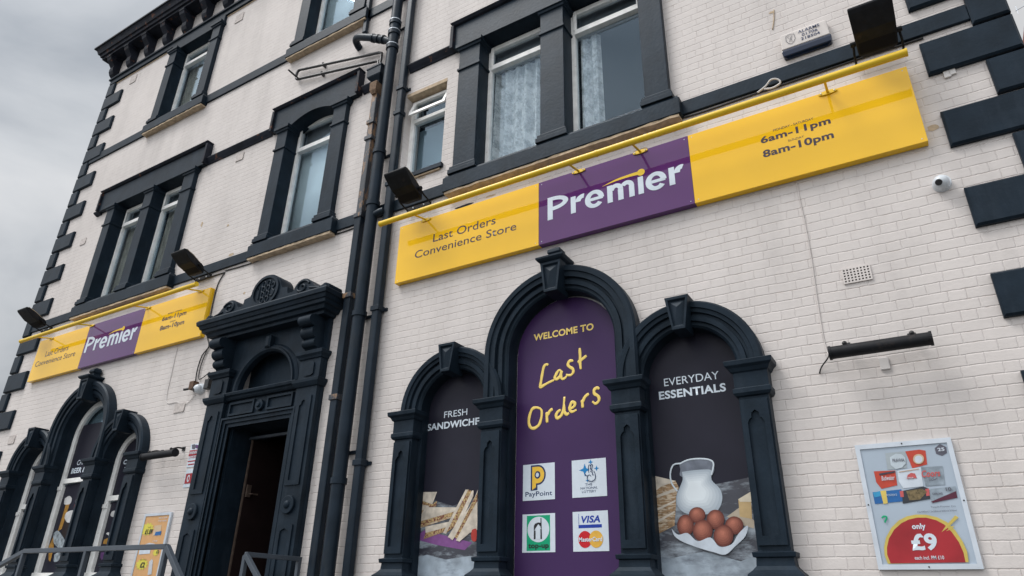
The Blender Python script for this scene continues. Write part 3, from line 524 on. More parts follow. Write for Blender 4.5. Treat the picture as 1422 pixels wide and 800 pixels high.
# small plain window
a, b, z0, z1 = -5.63, -4.885, 7.02, 8.50
bm = B(); box(bm, a - .02, b + .04, -.02, .05, 6.95, z0); W = mk('window', bm, DARK, pub, bevel=.005); W['label'] = 'small plain window beside the drainpipes'
bm = B(); box(bm, a, b, -.02, .03, 6.925, 6.948); mk('sill_underside', bm, TAN, W)
bm = B(); box(bm, a - .001, b + .001, -.335, .004, z1 - .02, z1 + .04); mk('lintel', bm, TAN, W)
bm = B(); f = .07; F0, F1 = -.22, -.13
box(bm, a, a + f, F0, F1, z0, z1 - .021); box(bm, b - .04, b, F0, F1, z0, z1 - .021); box(bm, a + f, b - .04, F0, F1, z1 - .08, z1 - .021); box(bm, a + f, b - .04, F0, F1, z0, z0 + .05); box(bm, a + f, b - .04, F0, F1 + .01, 8.06, 8.12); mk('sash_frame', bm, UPVC, W, bevel=.004)
bm = B()
def tilt(x0, x1, zb, zt, ob, ot, th=.03):
    vs = [bm.verts.new(V(x, o, z)) for z, o in ((zb, ob), (zt, ot)) for x in (x0, x1)] + [bm.verts.new(V(x, o - th, z)) for z, o in ((zb, ob), (zt, ot)) for x in (x0, x1)]
    for q in ((0, 1, 3, 2), (4, 6, 7, 5), (0, 4, 5, 1), (2, 3, 7, 6), (0, 2, 6, 4), (1, 5, 7, 3)): bm.faces.new([vs[i] for i in q])
tilt(a + .05, b - .03, 8.13, 8.18, .0, -.01); tilt(a + .05, b - .03, 8.38, 8.43, -.085, -.10); tilt(a + .05, a + .10, 8.18, 8.38, -.01, -.085); tilt(b - .08, b - .03, 8.18, 8.38, -.01, -.085)
mk('open_light', bm, UPVC, W)
bm = B(); box(bm, a + .06, b - .035, -.18, -.174, z0 + .04, z1 - .07); mk('pane', bm, GLASS, W)
bm = B(); box(bm, a + .02, b, -.34, -.33, z0, 8.06); mk('blind_and_reflection', bm, BLIND_REFL, W)

# ---- the arched shop windows
def archgroup(c, right):
    P = [c - 1.945, c - .765, c + .745, c + 1.90]
    bm = B(); box(bm, P[0] - .20, P[3] + .20, -.02, .24, 1.48, 1.65); box(bm, P[0] - .17, P[3] + .17, -.02, .20, 1.25, 1.479)
    G = mk('arched_window', bm, DARK, pub, bevel=.01)
    G['label'] = 'three arched shop windows with printed boards to the right of the drainpipes' if right else 'three arched shop windows with white sashes at the left end of the front'
    mould = lambda Ri, Ro, k: [(Ri, -.30), (Ri, .05), (Ri + .02, .07), (Ri + .05, .07), (Ri + .055, .10), (Ri + .10, .105), (Ri + .105, .085), (Ri + .13, .085), (Ri + .135, .115 + k), (Ro - .075, .12 + k), (Ro - .07, .14 + k), (Ro - .02, .145 + k), (Ro, .12 + k), (Ro, -.02), (Ri + .11, -.02), (Ri + .11, -.30)]
    for cx, zs, Ri, Ro, k in ((c - 1.34, 3.56, .44, .685, 0), (c + 1.34, 3.56, .44, .685, 0), (c + .005, 4.06, .62, .885, .014)):
        bm = B(); arch_sweep(bm, cx, zs, 3.54, mould(Ri, Ro, k), 44); mk('arch', bm, DARK, G, autosmooth=True)
        # jambs below the capitals
        bm = B(); box(bm, cx - Ri - .11, cx - Ri - .0, -.30, .0, 1.66, 3.539); mk('jamb', bm, DARK, G)
        bm = B(); box(bm, cx + Ri, cx + Ri + .11, -.30, .0, 1.66, 3.539); mk('jamb', bm, DARK, G)
        # keystone: tapered block with a sunk faceted face
        zb, zt, of = zs + Ri - .07, zs + Ro + .02, .235 + k
        bm = B(); wt, wb = (.115, .062) if Ri < .5 else (.125, .08)
        def ring(s, o, dz=0): return [bm.verts.new(V(cx + sx * s, o, z)) for sx, z in ((-wb, zb + dz), (wb, zb + dz), (wt, zt - dz), (-wt, zt - dz))]
        R0, R1, R2, R3 = ring(1, -.02), ring(1, of), ring(.76, of, .03), ring(.66, of - .022, .045)
        for r, q in ((R0, R1), (R1, R2), (R2, R3)):
            for i in range(4): bm.faces.new((r[i], r[(i + 1) % 4], q[(i + 1) % 4], q[i]))
        apex = bm.verts.new(V(cx, of + .004, zb + (zt - zb) * .66))
        for i in range(4): bm.faces.new((R3[i], R3[(i + 1) % 4], apex))
        bm.faces.new(R0); mk('keystone', bm, DARK, G, bevel=.003)
        if Ri > .5:
            bm = B(); stack(bm, cx - .12, cx + .12, -.02, of - .01, [(zt + .001, .0), (zt + .02, .03), (zt + .04, .045), (zt + .06, .045)])
            mk('cap_moulding', bm, DARK, G)
            bm = B(); stack(bm, cx - .055, cx + .055, .03, .15, [(zt + .06, .03), (zt + .075, .03), (zt + .10, .0), (zt + .12, .0), (zt + .15, .025), (zt + .19, .02), (zt + .23, -.03)]); mk('finial', bm, DARK, G, bevel=.006)
    for px in P:
        h = .125
        bm = B(); stack(bm, px - h, px + h, -.02, .125, [(1.62, .10), (1.72, .10), (1.73, .075), (1.80, .09), (1.84, .08), (1.87, .045), (1.90, .02), (1.96, .015), (1.965, .035), (2.0, .04), (2.01, .0), (3.25, .0), (3.255, .02), (3.28, .035), (3.32, .035), (3.325, .02), (3.34, .02), (3.46, .02), (3.47, .035), (3.50, .05), (3.52, .075), (3.56, .08), (3.565, .075)])
        pil = mk('pillar', bm, DARK, G, bevel=.005)
        bm = B()                             # sunk panel shown as a raised fillet with a shaped head
        w_ = .068
        o_ = [(px - w_, 2.12), (px + w_, 2.12), (px + w_, 3.02), (px + w_ * .75, 3.05), (px + w_ * .5, 3.06), (px + w_ * .45, 3.10), (px, 3.125), (px - w_ * .45, 3.10), (px - w_ * .5, 3.06), (px - w_ * .75, 3.05), (px - w_, 3.02)]
        out2 = [(px - h + .012, 2.05), (px + h - .012, 2.05), (px + h - .012, 3.22), (px - h + .012, 3.22)]
        add_outline(bm, [out2, o_], .12, .150); mk('panel_border', bm, DARK, G, bevel=.003)
    return G
GR = archgroup(AC, True); GL = archgroup(ACL, False)
# left windows: white sashes and glass
for cx, zs, Ri, ztr in ((ACL - 1.34, 3.56, .44, 2.97), (ACL, 4.06, .62, 3.33), (ACL + 1.34, 3.56, .44, 2.97)):
    bm = B(); f = .085
    arch_sweep(bm, cx, zs, 1.9, [(Ri - f, -.24), (Ri - f, -.16), (Ri - .02, -.15), (Ri + .03, -.15), (Ri + .03, -.24)], 36)
    box(bm, cx - Ri + f, cx + Ri - f, -.24, -.15, ztr - .03, ztr + .045); box(bm, cx - Ri - .02, cx + Ri + .02, -.24, -.12, 1.66, 1.90)
    box(bm, cx - Ri - .02, cx - Ri + .13, -.24, -.145, 1.9, ztr - .08); box(bm, cx + Ri - .13, cx + Ri + .02, -.24, -.145, 1.9, ztr - .08)
    for s in (-1, 1):
        xx = cx + s * (Ri - .065); box(bm, xx - .05, xx + .05, -.24, -.125, ztr - .14, ztr - .081)
    mk('sash_frame', bm, UPVC, GL, autosmooth=True)
    outline('pane', [arch_hole(cx, Ri - f + .004, 1.9, zs)], -.205, -.2, GLASS, GL)
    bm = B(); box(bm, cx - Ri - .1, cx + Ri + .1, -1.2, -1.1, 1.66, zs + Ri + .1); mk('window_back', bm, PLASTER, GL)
# right windows: white frames just showing round the boards
for cx, zs, Ri in ((AC - 1.34, 3.56, .44), (AC, 4.06, .62), (AC + 1.34, 3.56, .44)):
    outline('window_frame', [arch_hole(cx, Ri + .03, 1.66, zs)], -.20, -.13, UPVC if Ri > .5 else DARK, GR)

# ---- the doorway
DC = -7.655
o0 = .055
outer = rect(-8.77, -6.54, 1.0, 5.06)
inner = rect(-8.24, -7.02, .99, 3.74)
inner = [(-8.24, 1.001), (-7.02, 1.001), (-7.02, 3.74), (-8.24, 3.74)]
DS = outline('door_surround', [outer, inner, arch_hole(DC, .56, 4.235, 4.26, rz=.54)], -.02, o0, DARK, pub, bevel=.005)
DS['label'] = 'charcoal classical doorcase with consoles and a scrolled head dated 1883'
bm = B(); box(bm, -8.25, -8.222, -.60, .0, 1.0, 3.742); box(bm, -7.04, -7.012, -.60, .0, 1.0, 3.742); box(bm, -8.221, -7.041, -.60, .0, 3.742, 3.80); mk('door_lining', bm, DARK, DS)
bm = B()                                     # stepped architrave round the opening
for e0, e1, oo in ((.0, .05, .075), (.05, .10, .10), (.10, .125, .125)):
    x0, x1, zt = -8.24 - e0, -7.02 + e0, 3.74 + e0
    X0, X1, ZT_ = -8.24 - e1, -7.02 + e1, 3.74 + e1
    add_outline(bm, [[(X0, 1.0), (x0, 1.0), (x0, zt), (x1, zt), (x1, 1.0), (X1, 1.0), (X1, ZT_), (X0, ZT_)]], .03, oo)
mk('architrave', bm, DARK, DS)
# fanlight recess (blind) and arch moulding
bm = B(); box(bm, -8.259, -7.001, -.16, -.14, 3.9, 4.84); mk('blind_fanlight', bm, DARK, DS)
bm = B(); arch_sweep(bm, DC, 4.23, 4.23, [(.545, -.01), (.545, .08), (.575, .11), (.605, .115), (.61, .085), (.635, .085), (.66, .06), (.66, .03), (.60, .03), (.60, -.01)], 40, sz=.96); mk('arch_moulding', bm, DARK, DS, autosmooth=True)
bm = B(); chamfer_block(bm, DC - .05, DC + .05, 4.80, 4.98, .15, .02, ob=.04); mk('keystone', bm, DARK, DS)
# transom entablature
bm = B(); stack(bm, -8.40, -6.92, .03, .10, [(4.12, .0), (4.14, .02), (4.16, .03), (4.175, .06), (4.21, .07), (4.225, .05)], False, False); mk('transom_cornice', bm, DARK, DS, bevel=.003)
bm = B()
for a, b in ((-8.30, -7.78), (-7.52, -7.02)):
    bm = B(); add_outline(bm, [rect(a, b, 3.90, 4.09), rect(a + .03, b - .03, 3.93, 4.06)], .05, .085)
    mk('transom_panel', bm, DARK, DS, bevel=.004)
bm = B(); stack(bm, -8.40, -6.92, .05, .062, [(3.868, .0), (3.895, .0)], False, False)
tube(bm, [(DC - .0, .03, 3.985), (DC - .0, .10, 3.985)], .075, 20); tube(bm, [(DC, .1, 3.985), (DC, .125, 3.985)], [.04, .03], 16); mk('roundel', bm, DARK, DS, bevel=.006)
for s, (pa, pb) in ((-1, (-8.765, -8.385)), (1, (-6.925, -6.545))):
    m_ = (pa + pb) / 2
    bm = B(); stack(bm, pa, pb, .0, .12, [(1.0, .05), (1.25, .05), (1.28, .02), (1.3, .0), (4.10, .0), (4.105, .02), (4.13, .035), (4.16, .05), (4.20, .055), (4.215, .0), (4.48, .0), (4.485, .02), (4.51, .03), (4.54, .055), (4.585, .06), (4.59, .01)]); mk('pilaster', bm, DARK, DS, bevel=.004)
    bm = B(); add_outline(bm, [rect(pa + .06, pb - .06, 2.86, 3.98), [(m_ - .07, 2.92), (m_ + .07, 2.92), (m_ + .07, 3.86), (m_ + .04, 3.87), (m_ + .03, 3.91), (m_, 3.93), (m_ - .03, 3.91), (m_ - .04, 3.87), (m_ - .07, 3.86)]], .115, .137)
    add_outline(bm, [rect(pa + .06, pb - .06, 1.4, 2.40), [(m_ - .07, 1.46), (m_ + .07, 1.46), (m_ + .07, 2.33), (m_, 2.36), (m_ - .07, 2.33)]], .115, .137)
    mk('panel_border', bm, DARK, DS, bevel=.003)
    bm = B(); tube(bm, [(m_, .115, 2.63), (m_, .155, 2.63)], .11, 24); mk('roundel', bm, DARK, DS, bevel=.01)
    bm = B(); sphere(bm, m_, .15, 2.63, .05, sq=(1, .7, 1)); mk('roundel_boss', bm, DARK, DS, smooth=True)
    bm = B(); add_outline(bm, [[(m_ - .09, 4.27), (m_ - .05, 4.25), (m_ + .05, 4.25), (m_ + .09, 4.27), (m_ + .09, 4.42), (m_ + .05, 4.445), (m_ - .05, 4.445), (m_ - .09, 4.42)]], .115, .138); mk('raised_tablet', bm, DARK, DS, bevel=.006)
    # scrolled console
    bm = B(); x0, x1 = m_ - .115, m_ + .115
    prof = []
    for cz, co, r, a0, a1 in ((4.975, .27, .075, 90, -100), (4.83, .185, .085, 52, -85), (4.69, .155, .065, 48, -90)):
        for i in range(11):
            a = math.radians(a0 + (a1 - a0) * i / 10); prof.append((cz + r * math.sin(a), co + r * math.cos(a)))
    prof = [(5.06, .02)] + [(5.06, .27)] + prof + [(4.60, .13), (4.60, .02)]
    r0 = [bm.verts.new(V(x0, o, z)) for z, o in prof]; r1 = [bm.verts.new(V(x1, o, z)) for z, o in prof]
    for i in range(len(prof)):
        j = (i + 1) % len(prof); bm.faces.new((r0[i], r0[j], r1[j], r1[i]))
    bm.faces.new(r0); bm.faces.new(r1)
    mk('console', bm, DARK, DS, autosmooth=True)
# hood cornice
bm = B(); stack(bm, -8.79, -6.53, -.0, .20, [(5.06, .02), (5.10, .03), (5.11, .08), (5.16, .10), (5.17, .14), (5.215, .15), (5.22, .17), (5.27, .19), (5.275, .21), (5.33, .22), (5.36, .20)]); mk('hood_cornice', bm, DARK, DS, bevel=.003)
# scrolled pediment
PC = -7.60
half = [(1.28, 5.352), (1.27, 5.40), (1.20, 5.43), (1.13, 5.41), (1.09, 5.385), (.98, 5.44)] + [(.76 + .165 * math.cos(math.radians(a)), 5.44 + .145 * math.sin(math.radians(a))) for a in range(35, 175, 14)] + [(.58, 5.44), (.56, 5.425), (.47, 5.43), (.455, 5.47), (.45, 5.53), (.33, 5.55)] + [(.30 * math.cos(math.radians(a)), 5.555 + .265 * math.sin(math.radians(a))) for a in range(14, 90, 8)]
pts = [(PC + x, z) for x, z in half] + [(PC, 5.82)] + [(PC - x, z) for x, z in reversed(half)]
outline('pediment', [pts], .12, .36, DARK, DS, bevel=.008)
bm = B()
add_outline(bm, [ell(PC, 5.56, .275, .245, 40), ell(PC, 5.56, .235, .205, 40)], .355, .385)
for s in (-1, 1):
    sp = [(PC + s * (.76 + (.135 - .11 * t) * math.cos(math.radians(20 + 480 * t))), .365, 5.455 + (.105 - .085 * t) * math.sin(math.radians(20 + 480 * t))) for t in [i / 34 for i in range(35)]]
    tube(bm, sp, .017, 8)
    tube(bm, spline([(PC + s * .9, .365, 5.42), (PC + s * 1.02, .365, 5.395), (PC + s * 1.1, .365, 5.375)]), .014, 8)
    tube(bm, [(PC + s * 1.20, .34, 5.385), (PC + s * 1.20, .375, 5.385)], .035, 12)
mk('scroll_carving', bm, DARK, DS, autosmooth=True)
bm = B()
for i, ch in enumerate('1883'):
    cx = PC - .15 + i * .098; dz = (.03, .01, -.0, -.02)[i] 
    o_ = .365
    if ch == '1': tube(bm, [(cx - .02, o_, 5.62), (cx + .01, o_, 5.66), (cx + .01, o_, 5.46)], .013, 8)
    if ch == '8':
        for q, zz in enumerate((5.68 + dz * 0, 5.60, 5.51, 5.43)): tube(bm, [(cx + .036 * math.cos(t), o_, zz + .045 * math.sin(t)) for t in [2 * math.pi * j / 14 for j in range(15)]], .011, 8, caps=False)
    if ch == '3': tube(bm, spline([(cx - .035, o_, 5.65), (cx + .01, o_, 5.67), (cx + .03, o_, 5.62), (cx - .005, o_, 5.575), (cx + .035, o_, 5.53), (cx + .015, o_, 5.47), (cx - .035, o_, 5.475)]), .013, 8)
mk('date_numerals', bm, DARK, DS, autosmooth=True)
# lobby behind the door, open leaf, threshold
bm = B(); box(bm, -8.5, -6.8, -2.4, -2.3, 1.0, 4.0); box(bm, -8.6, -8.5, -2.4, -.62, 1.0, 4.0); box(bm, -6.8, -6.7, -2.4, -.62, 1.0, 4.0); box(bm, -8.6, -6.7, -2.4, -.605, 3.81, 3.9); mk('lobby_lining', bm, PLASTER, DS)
bm = B(); box(bm, -8.215, -8.165, -1.35, -.33, 1.02, 3.66); dr = mk('door', bm, DOOR, pub); dr['label'] = 'dark brown door standing open into the lobby'
bm = B(); box(bm, -8.20, -8.168, -.329, -.314, 1.02, 3.66); mk('edge_strip', bm, BRASS, dr)
bm = B(); box(bm, -8.157, -8.13, -.40, -.335, 2.86, 3.02); tube(bm, [(-8.14, -.38, 2.9), (-8.08, -.38, 2.9), (-8.08, -.48, 2.9)], .01); mk('lock', bm, BRASS, dr)
bm = B(); box(bm, -8.22, -7.045, -.34, -.29, 3.64, 3.675); mk('shutter_rail', bm, STEEL, DS)
bm = B(); box(bm, -7.80, -7.04, -1.12, -1.08, 1.0, 3.55); mk('inner_door', bm, DOOR, DS)
text('Wo', -7.78, -7.60, 2.66, 2.80, -1.078, PR['chalk'], DS, 'chalk_lettering', bold=.0, shear=.15)
# small damaged spots where render and paint have come away
def patch(cx, cz, w, h, m, label=None):
    pts = [(cx + w * (.5 + random.uniform(-.12, .12)) * math.cos(a), cz + h * (.5 + random.uniform(-.15, .15)) * math.sin(a)) for a in [2 * math.pi * i / 11 for i in range(11)]]
    bm = B(); poly(bm, pts, .003); return mk('damaged_patch', bm, m, pub)
for cx, cz, w, h in ((.62, 5.47, .10, .055), (-4.45, 6.22, .28, .04), (-4.05, 6.24, .16, .025), (-2.05, 6.22, .18, .025), (-9.15, 6.72, .14, .05), (-8.6, 5.9, .05, .04), (-10.2, 7.6, .06, .10), (-.48, 7.45, .05, .03), (-9.42, 7.35, .06, .05), (-5.2, 6.90, .14, .02)):
    patch(cx, cz, w, h, TAN if w < .2 else MOULD)
# ================================================================= SIGNS
def sign(x0, xa, xb, x1, zb, zt, label, left):
    s = thing('shop_sign', label, 'shop sign', (x0 + x1) / 2, .04, zb, 'long shop signs over the two arched windows')
    F = .085
    for a, b, m, n in ((x0, xa, YEL, 'panel'), (xa + .002, xb - .002, PUR, 'logo_panel'), (xb, x1, YEL, 'panel')):
        bm = B(); box(bm, a, b, .004, F, zb, zt); mk(n, bm, m, s, bevel=.002)
    o = F + .0012; k = (x1 - x0) / 5.97
    def X(v): return v
    if not left:
        T1 = (-4.85, -3.905, -5.13, -3.61); T2 = (-3.19, -1.60); T3 = (-.79, -.15)
    else:
        T1 = (-14.24, -13.42, -14.52, -13.10); T2 = (-12.80, -11.24); T3 = (-10.53, -9.88)
    dz = 0
    merge_text('lettering', [('Last Orders', T1[0], T1[1], 5.752, 5.868, o, dict(bold=.004)), ('Convenience Store', T1[2], T1[3], 5.585, 5.695, o, dict(bold=.004))], INK, s)
    merge_text('opening_hours', [('MONDAY - SATURDAY', T3[0] + .13, T3[1] - .14, 5.868, 5.895, o), ('6am-11pm', T3[0], T3[1], 5.745, 5.848, o, dict(bold=.03)),
                                 ('SUNDAY', T3[0] + .245, T3[1] - .25, 5.70, 5.725, o), ('8am-10pm', T3[0], T3[1], 5.575, 5.685, o, dict(bold=.03))], INK, s)
    P0, P1 = T2; w = P1 - P0
    for fx in [x0 + .04, xa - .04, xa + .04, xb - .04, xb + .04, x1 - .04]:
        for fz in (zb + .035, zt - .035):
            bm = B(); sphere(bm, fx, F, fz, .0055, 8, 6, sq=(1, .5, 1)); mk('screw', bm, ALU, s)
    H = .300; zb0 = 5.588
    def R_(a, b, c, d): return [(P0 + a * w, zb0 + c), (P0 + b * w, zb0 + c), (P0 + b * w, zb0 + d), (P0 + a * w, zb0 + d)]
    def A_(cx, cz, rx, rz, tx, tz, a0, a1, n=18):
        g = [math.radians(a0 + (a1 - a0) * i / n) for i in range(n + 1)]
        return [(P0 + (cx + rx * math.cos(q)) * w, zb0 + cz + rz * math.sin(q)) for q in g] + [(P0 + (cx + (rx - tx) * math.cos(q)) * w, zb0 + cz + (rz - tz) * math.sin(q)) for q in reversed(g)]
    sw = .042
    glyphs = {'P': [R_(0, sw, 0, H), A_(sw * .9, .207, .130, .093, sw, .050, -92, 92), R_(sw * .8, sw * 1.2, .250, .3), R_(sw * .8, sw * 1.2, .114, .164)],
        'r': [R_(.188, .188 + sw * .92, 0, .218), A_(.285, .13, .062, .090, .042, .055, 80, 178)],
        'e': [A_(.372, .108, .073, .114, .040, .048, -38, -362, 34), R_(.335, .437, .088, .126)],
        'm': [R_(.470, .470 + sw * .92, 0, .218), A_(.536, .140, .052, .082, .036, .052, 0, 178), R_(.549, .588, 0, .141), A_(.616, .140, .052, .082, .036, .052, 0, 150), R_(.630, .668, 0, .141)],
        'i': [R_(.696, .734, 0, .218)], 'e2': [A_(.822, .108, .073, .114, .040, .048, -38, -362, 34), R_(.785, .887, .088, .126)],
        'r2': [R_(.912, .912 + sw * .92, 0, .218), A_(.998, .13, .052, .090, .042, .055, 70, 178)]}
    bm = B(); kk = 0
    for g_ in glyphs.values():
        for pl in g_:
            add_outline(bm, [pl], o - .0002, o + .0008 + .0003 * kk); kk = (kk + 1) % 5
    mk('logo_lettering', bm, WHITEL, s)
    bx, bz = P0 + .722 * w, 5.588 + .272
    pts = []
    up = spline([(bx - .46, 0, bz - .035), (bx - .30, 0, bz + .005), (bx - .15, 0, bz + .018), (bx - .02, 0, bz + .022)]); dn = spline([(bx - .02, 0, bz - .022), (bx - .15, 0, bz - .014), (bx - .30, 0, bz - .018), (bx - .46, 0, bz - .037)])
    pts = [(p[0], p[2]) for p in up] + [(p[0], p[2]) for p in dn]
    bm = B(); poly(bm, pts, o); poly(bm, ell(bx, bz, .044, .042), o + .001); mk('logo_swoosh', bm, YELM, s)
    return s
sign(-5.43, -3.31, -1.50, .552, 5.30, 6.14, 'long yellow and purple shop sign on the right half of the front', False)
sign(-14.63, -12.86, -11.12, -9.37, 5.30, 6.14, 'shorter yellow and purple shop sign at the left end beside the doorcase', True)
def light_bar(x0, x1, arms, joint, label):
    s = thing('sign_light', label, 'sign light', (x0 + x1) / 2, .1, 6.14, 'yellow trough lights over the shop signs')
    O, Z = .385, 6.055
    bm = B(); tube(bm, [(x0, O, Z), (x1, O, Z)], .036, 18); mk('light_tube', bm, YELM, s, autosmooth=True, bevel=.003)
    bm = B(); tube(bm, [(joint - .012, O, Z), (joint + .012, O, Z)], .039, 18); tube(bm, [(x0 - .012, O, Z), (x0 + .004, O, Z)], .039, 18); tube(bm, [(x1 - .004, O, Z), (x1 + .012, O, Z)], .039, 18); mk('tube_collar', bm, YELM, s, autosmooth=True)
    for x in arms:
        bm = B(); tube(bm, [(x, .09, 6.125), (x, O, Z)], .013, 10)
        add_outline(bm, [ell(x, 6.12, .085, .022)], .086, .10)
        a = mk('arm', bm, YELM, s)
        for s_ in (-.06, .06): bm = B(); sphere(bm, x + s_, .102, 6.12, .008, 8, 6); mk('bolt', bm, ALU, a)
    return s
light_bar(-5.50, .55, (-4.99, -2.78, -2.03, -.12), -2.42, 'long yellow tube light on arms above the right shop sign')
light_bar(-14.70, -9.30, (-14.2, -12.78, -11.05, -9.62), -12.2, 'yellow tube light on arms above the left shop sign')

# ================================================================= PIPES
def collars(bm, x, o, zs, r, h=.07):
    for z in zs: tube(bm, [(x, o, z - h / 2), (x, o, z + h / 2)], r, 20)
def brk(bm, x, o, zs, w=.13):
    for z in zs: box(bm, x - w, x + w, .0, .022, z - .02, z + .02); box(bm, x - .02, x + .02, .02, o, z - .015, z + .015)
sp = thing('soil_pipe', 'thick round dark soil pipe running from top to bottom between two thinner pipes', 'drainpipe', -5.93, .0, 0, 'drainpipes beside the doorway')
bm = B(); tube(bm, [(-5.93, .14, .0), (-5.93, .14, 13.1)], .082, 24); mk('pipe', bm, DPIPE, sp, autosmooth=True)
for z in (2.85, 4.95, 6.62, 7.5, 9.50, 9.80, 10.02, 12.2): bm = B(); collars(bm, -5.93, .14, (z,), .098); mk('collar', bm, DPIPE, sp, autosmooth=True)
for z in (9.545, 9.845, 10.06): bm = B(); collars(bm, -5.93, .14, (z,), .1005, .014); mk('seal_ring', bm, ALU, sp)
for z in (3.2, 4.95, 7.5, 10.0): bm = B(); brk(bm, -5.93, .12, (z,), .15); mk('wall_clip', bm, DPIPE, sp)
bm = B(); tube(bm, spline([(-5.93, .14, 9.62), (-6.08, .16, 9.73), (-6.30, .19, 9.86), (-6.50, .20, 9.97), (-6.68, .19, 10.07), (-6.79, .14, 10.10), (-6.83, .05, 10.08), (-6.83, -.01, 10.06)]), .06, 18); mk('branch_pipe', bm, DPIPE, sp, autosmooth=True)
for t in (.15, .40, .65):
    bm = B()
    a = Vector((-6.06, .165, 9.72)).lerp(Vector((-6.48, .20, 9.96)), t); d = Vector((-.42, .035, .24)).normalized() * .022
    tube(bm, [tuple(a - d), tuple(a + d)], .073, 18); mk('collar', bm, DPIPE, sp, autosmooth=True)
bm = B(); tube(bm, spline([(-5.93, .14, 6.42), (-5.80, .14, 6.45), (-5.74, .12, 6.47)]), .05, 14); mk('branch_pipe', bm, DPIPE, sp, autosmooth=True)
sp = thing('rainwater_pipe', 'square dark downpipe closest to the right shop sign', 'drainpipe', -5.68, .0, 0, 'drainpipes beside the doorway')
bm = B(); box(bm, -5.74, -5.63, .03, .125, 0, 13.1); mk('pipe', bm, DPIPE, sp, bevel=.018)
for z in (3.05, 5.0, 6.9, 8.15, 8.62, 10.6, 12.4): bm = B(); box(bm, -5.755, -5.615, .015, .14, z - .035, z + .035); mk('collar', bm, DPIPE, sp, bevel=.006)
for z in (3.05, 5.0, 6.9, 8.62, 10.6): bm = B(); brk(bm, -5.685, .05, (z,), .11); mk('wall_clip', bm, DPIPE, sp)
sp = thing('hopper_pipe', 'rusty peeling downpipe with a hopper head at its top, nearest the doorcase', 'drainpipe', -6.22, .0, 0, 'drainpipes beside the doorway')
bm = B(); box(bm, -6.285, -6.165, .025, .115, 0, 6.55); mk('pipe', bm, DPIPE, sp, bevel=.016)
bm = B(); box(bm, -6.28, -6.17, .025, .112, 6.552, 8.98); mk('rusty_pipe', bm, RUSTP, sp, bevel=.016)
for z in (3.9, 5.3, 6.55, 7.9, 8.2): bm = B(); box(bm, -6.30, -6.15, .012, .13, z - .035, z + .035); mk('collar', bm, RUSTP, sp, bevel=.006)
bm = B(); stack(bm, -6.30, -6.14, .0, .13, [(8.92, -.02), (8.98, .0), (9.04, .05), (9.06, .06), (9.20, .065), (9.205, .075), (9.235, .075)]); mk('hopper', bm, DPIPE, sp, bevel=.004)
bm = B(); stack(bm, -6.26, -6.18, .02, .14, [(8.72, .0), (8.78, .025), (8.93, .03), (8.95, .02)]); mk('rust_patch', bm, mat('rust', (.17, .11, .07), rough=.95, var=.4, vscale=30, bump=.8), sp)
t = thing('overflow_pipes', 'pair of thin black waste pipes running left from the hopper across the cream bricks', 'pipe', -7.3, .0, 9.6)
bm = B(); tube(bm, spline([(-8.17, .06, 9.96), (-8.27, .06, 10.0), (-8.30, .06, 10.10), (-8.26, .06, 10.19), (-8.15, .06, 10.17)], 4) + [(-6.30, .06, 9.66), (-6.22, .07, 9.60), (-6.20, .09, 9.45), (-6.20, .10, 9.2)], .024, 12); mk('upper_pipe', bm, BLACK, t, autosmooth=True)
bm = B(); tube(bm, [(-8.22, .06, 9.975), (-6.36, .06, 9.50), (-6.27, .07, 9.46), (-6.25, .09, 9.2)], .024, 12); mk('lower_pipe', bm, BLACK, t, autosmooth=True)
bm = B(); tube(bm, [(-8.20, .06, 9.965), (-8.22, .30, 10.0)], .016, 10); mk('spout', bm, BLACK, t)
for x, z in ((-7.62, 9.83), (-7.62, 10.03)): bm = B(); box(bm, x - .014, x + .014, 0, .085, z - .03, z + .035); mk('clip', bm, BLACK, t)
p = B(); box(p, -6.745, -6.665, .02, .085, 10.30, 13.1); tag(mk('vent_pipe', p, DPIPE, bevel=.01), 'short dark pipe ending beside the top floor window sill', 'pipe')

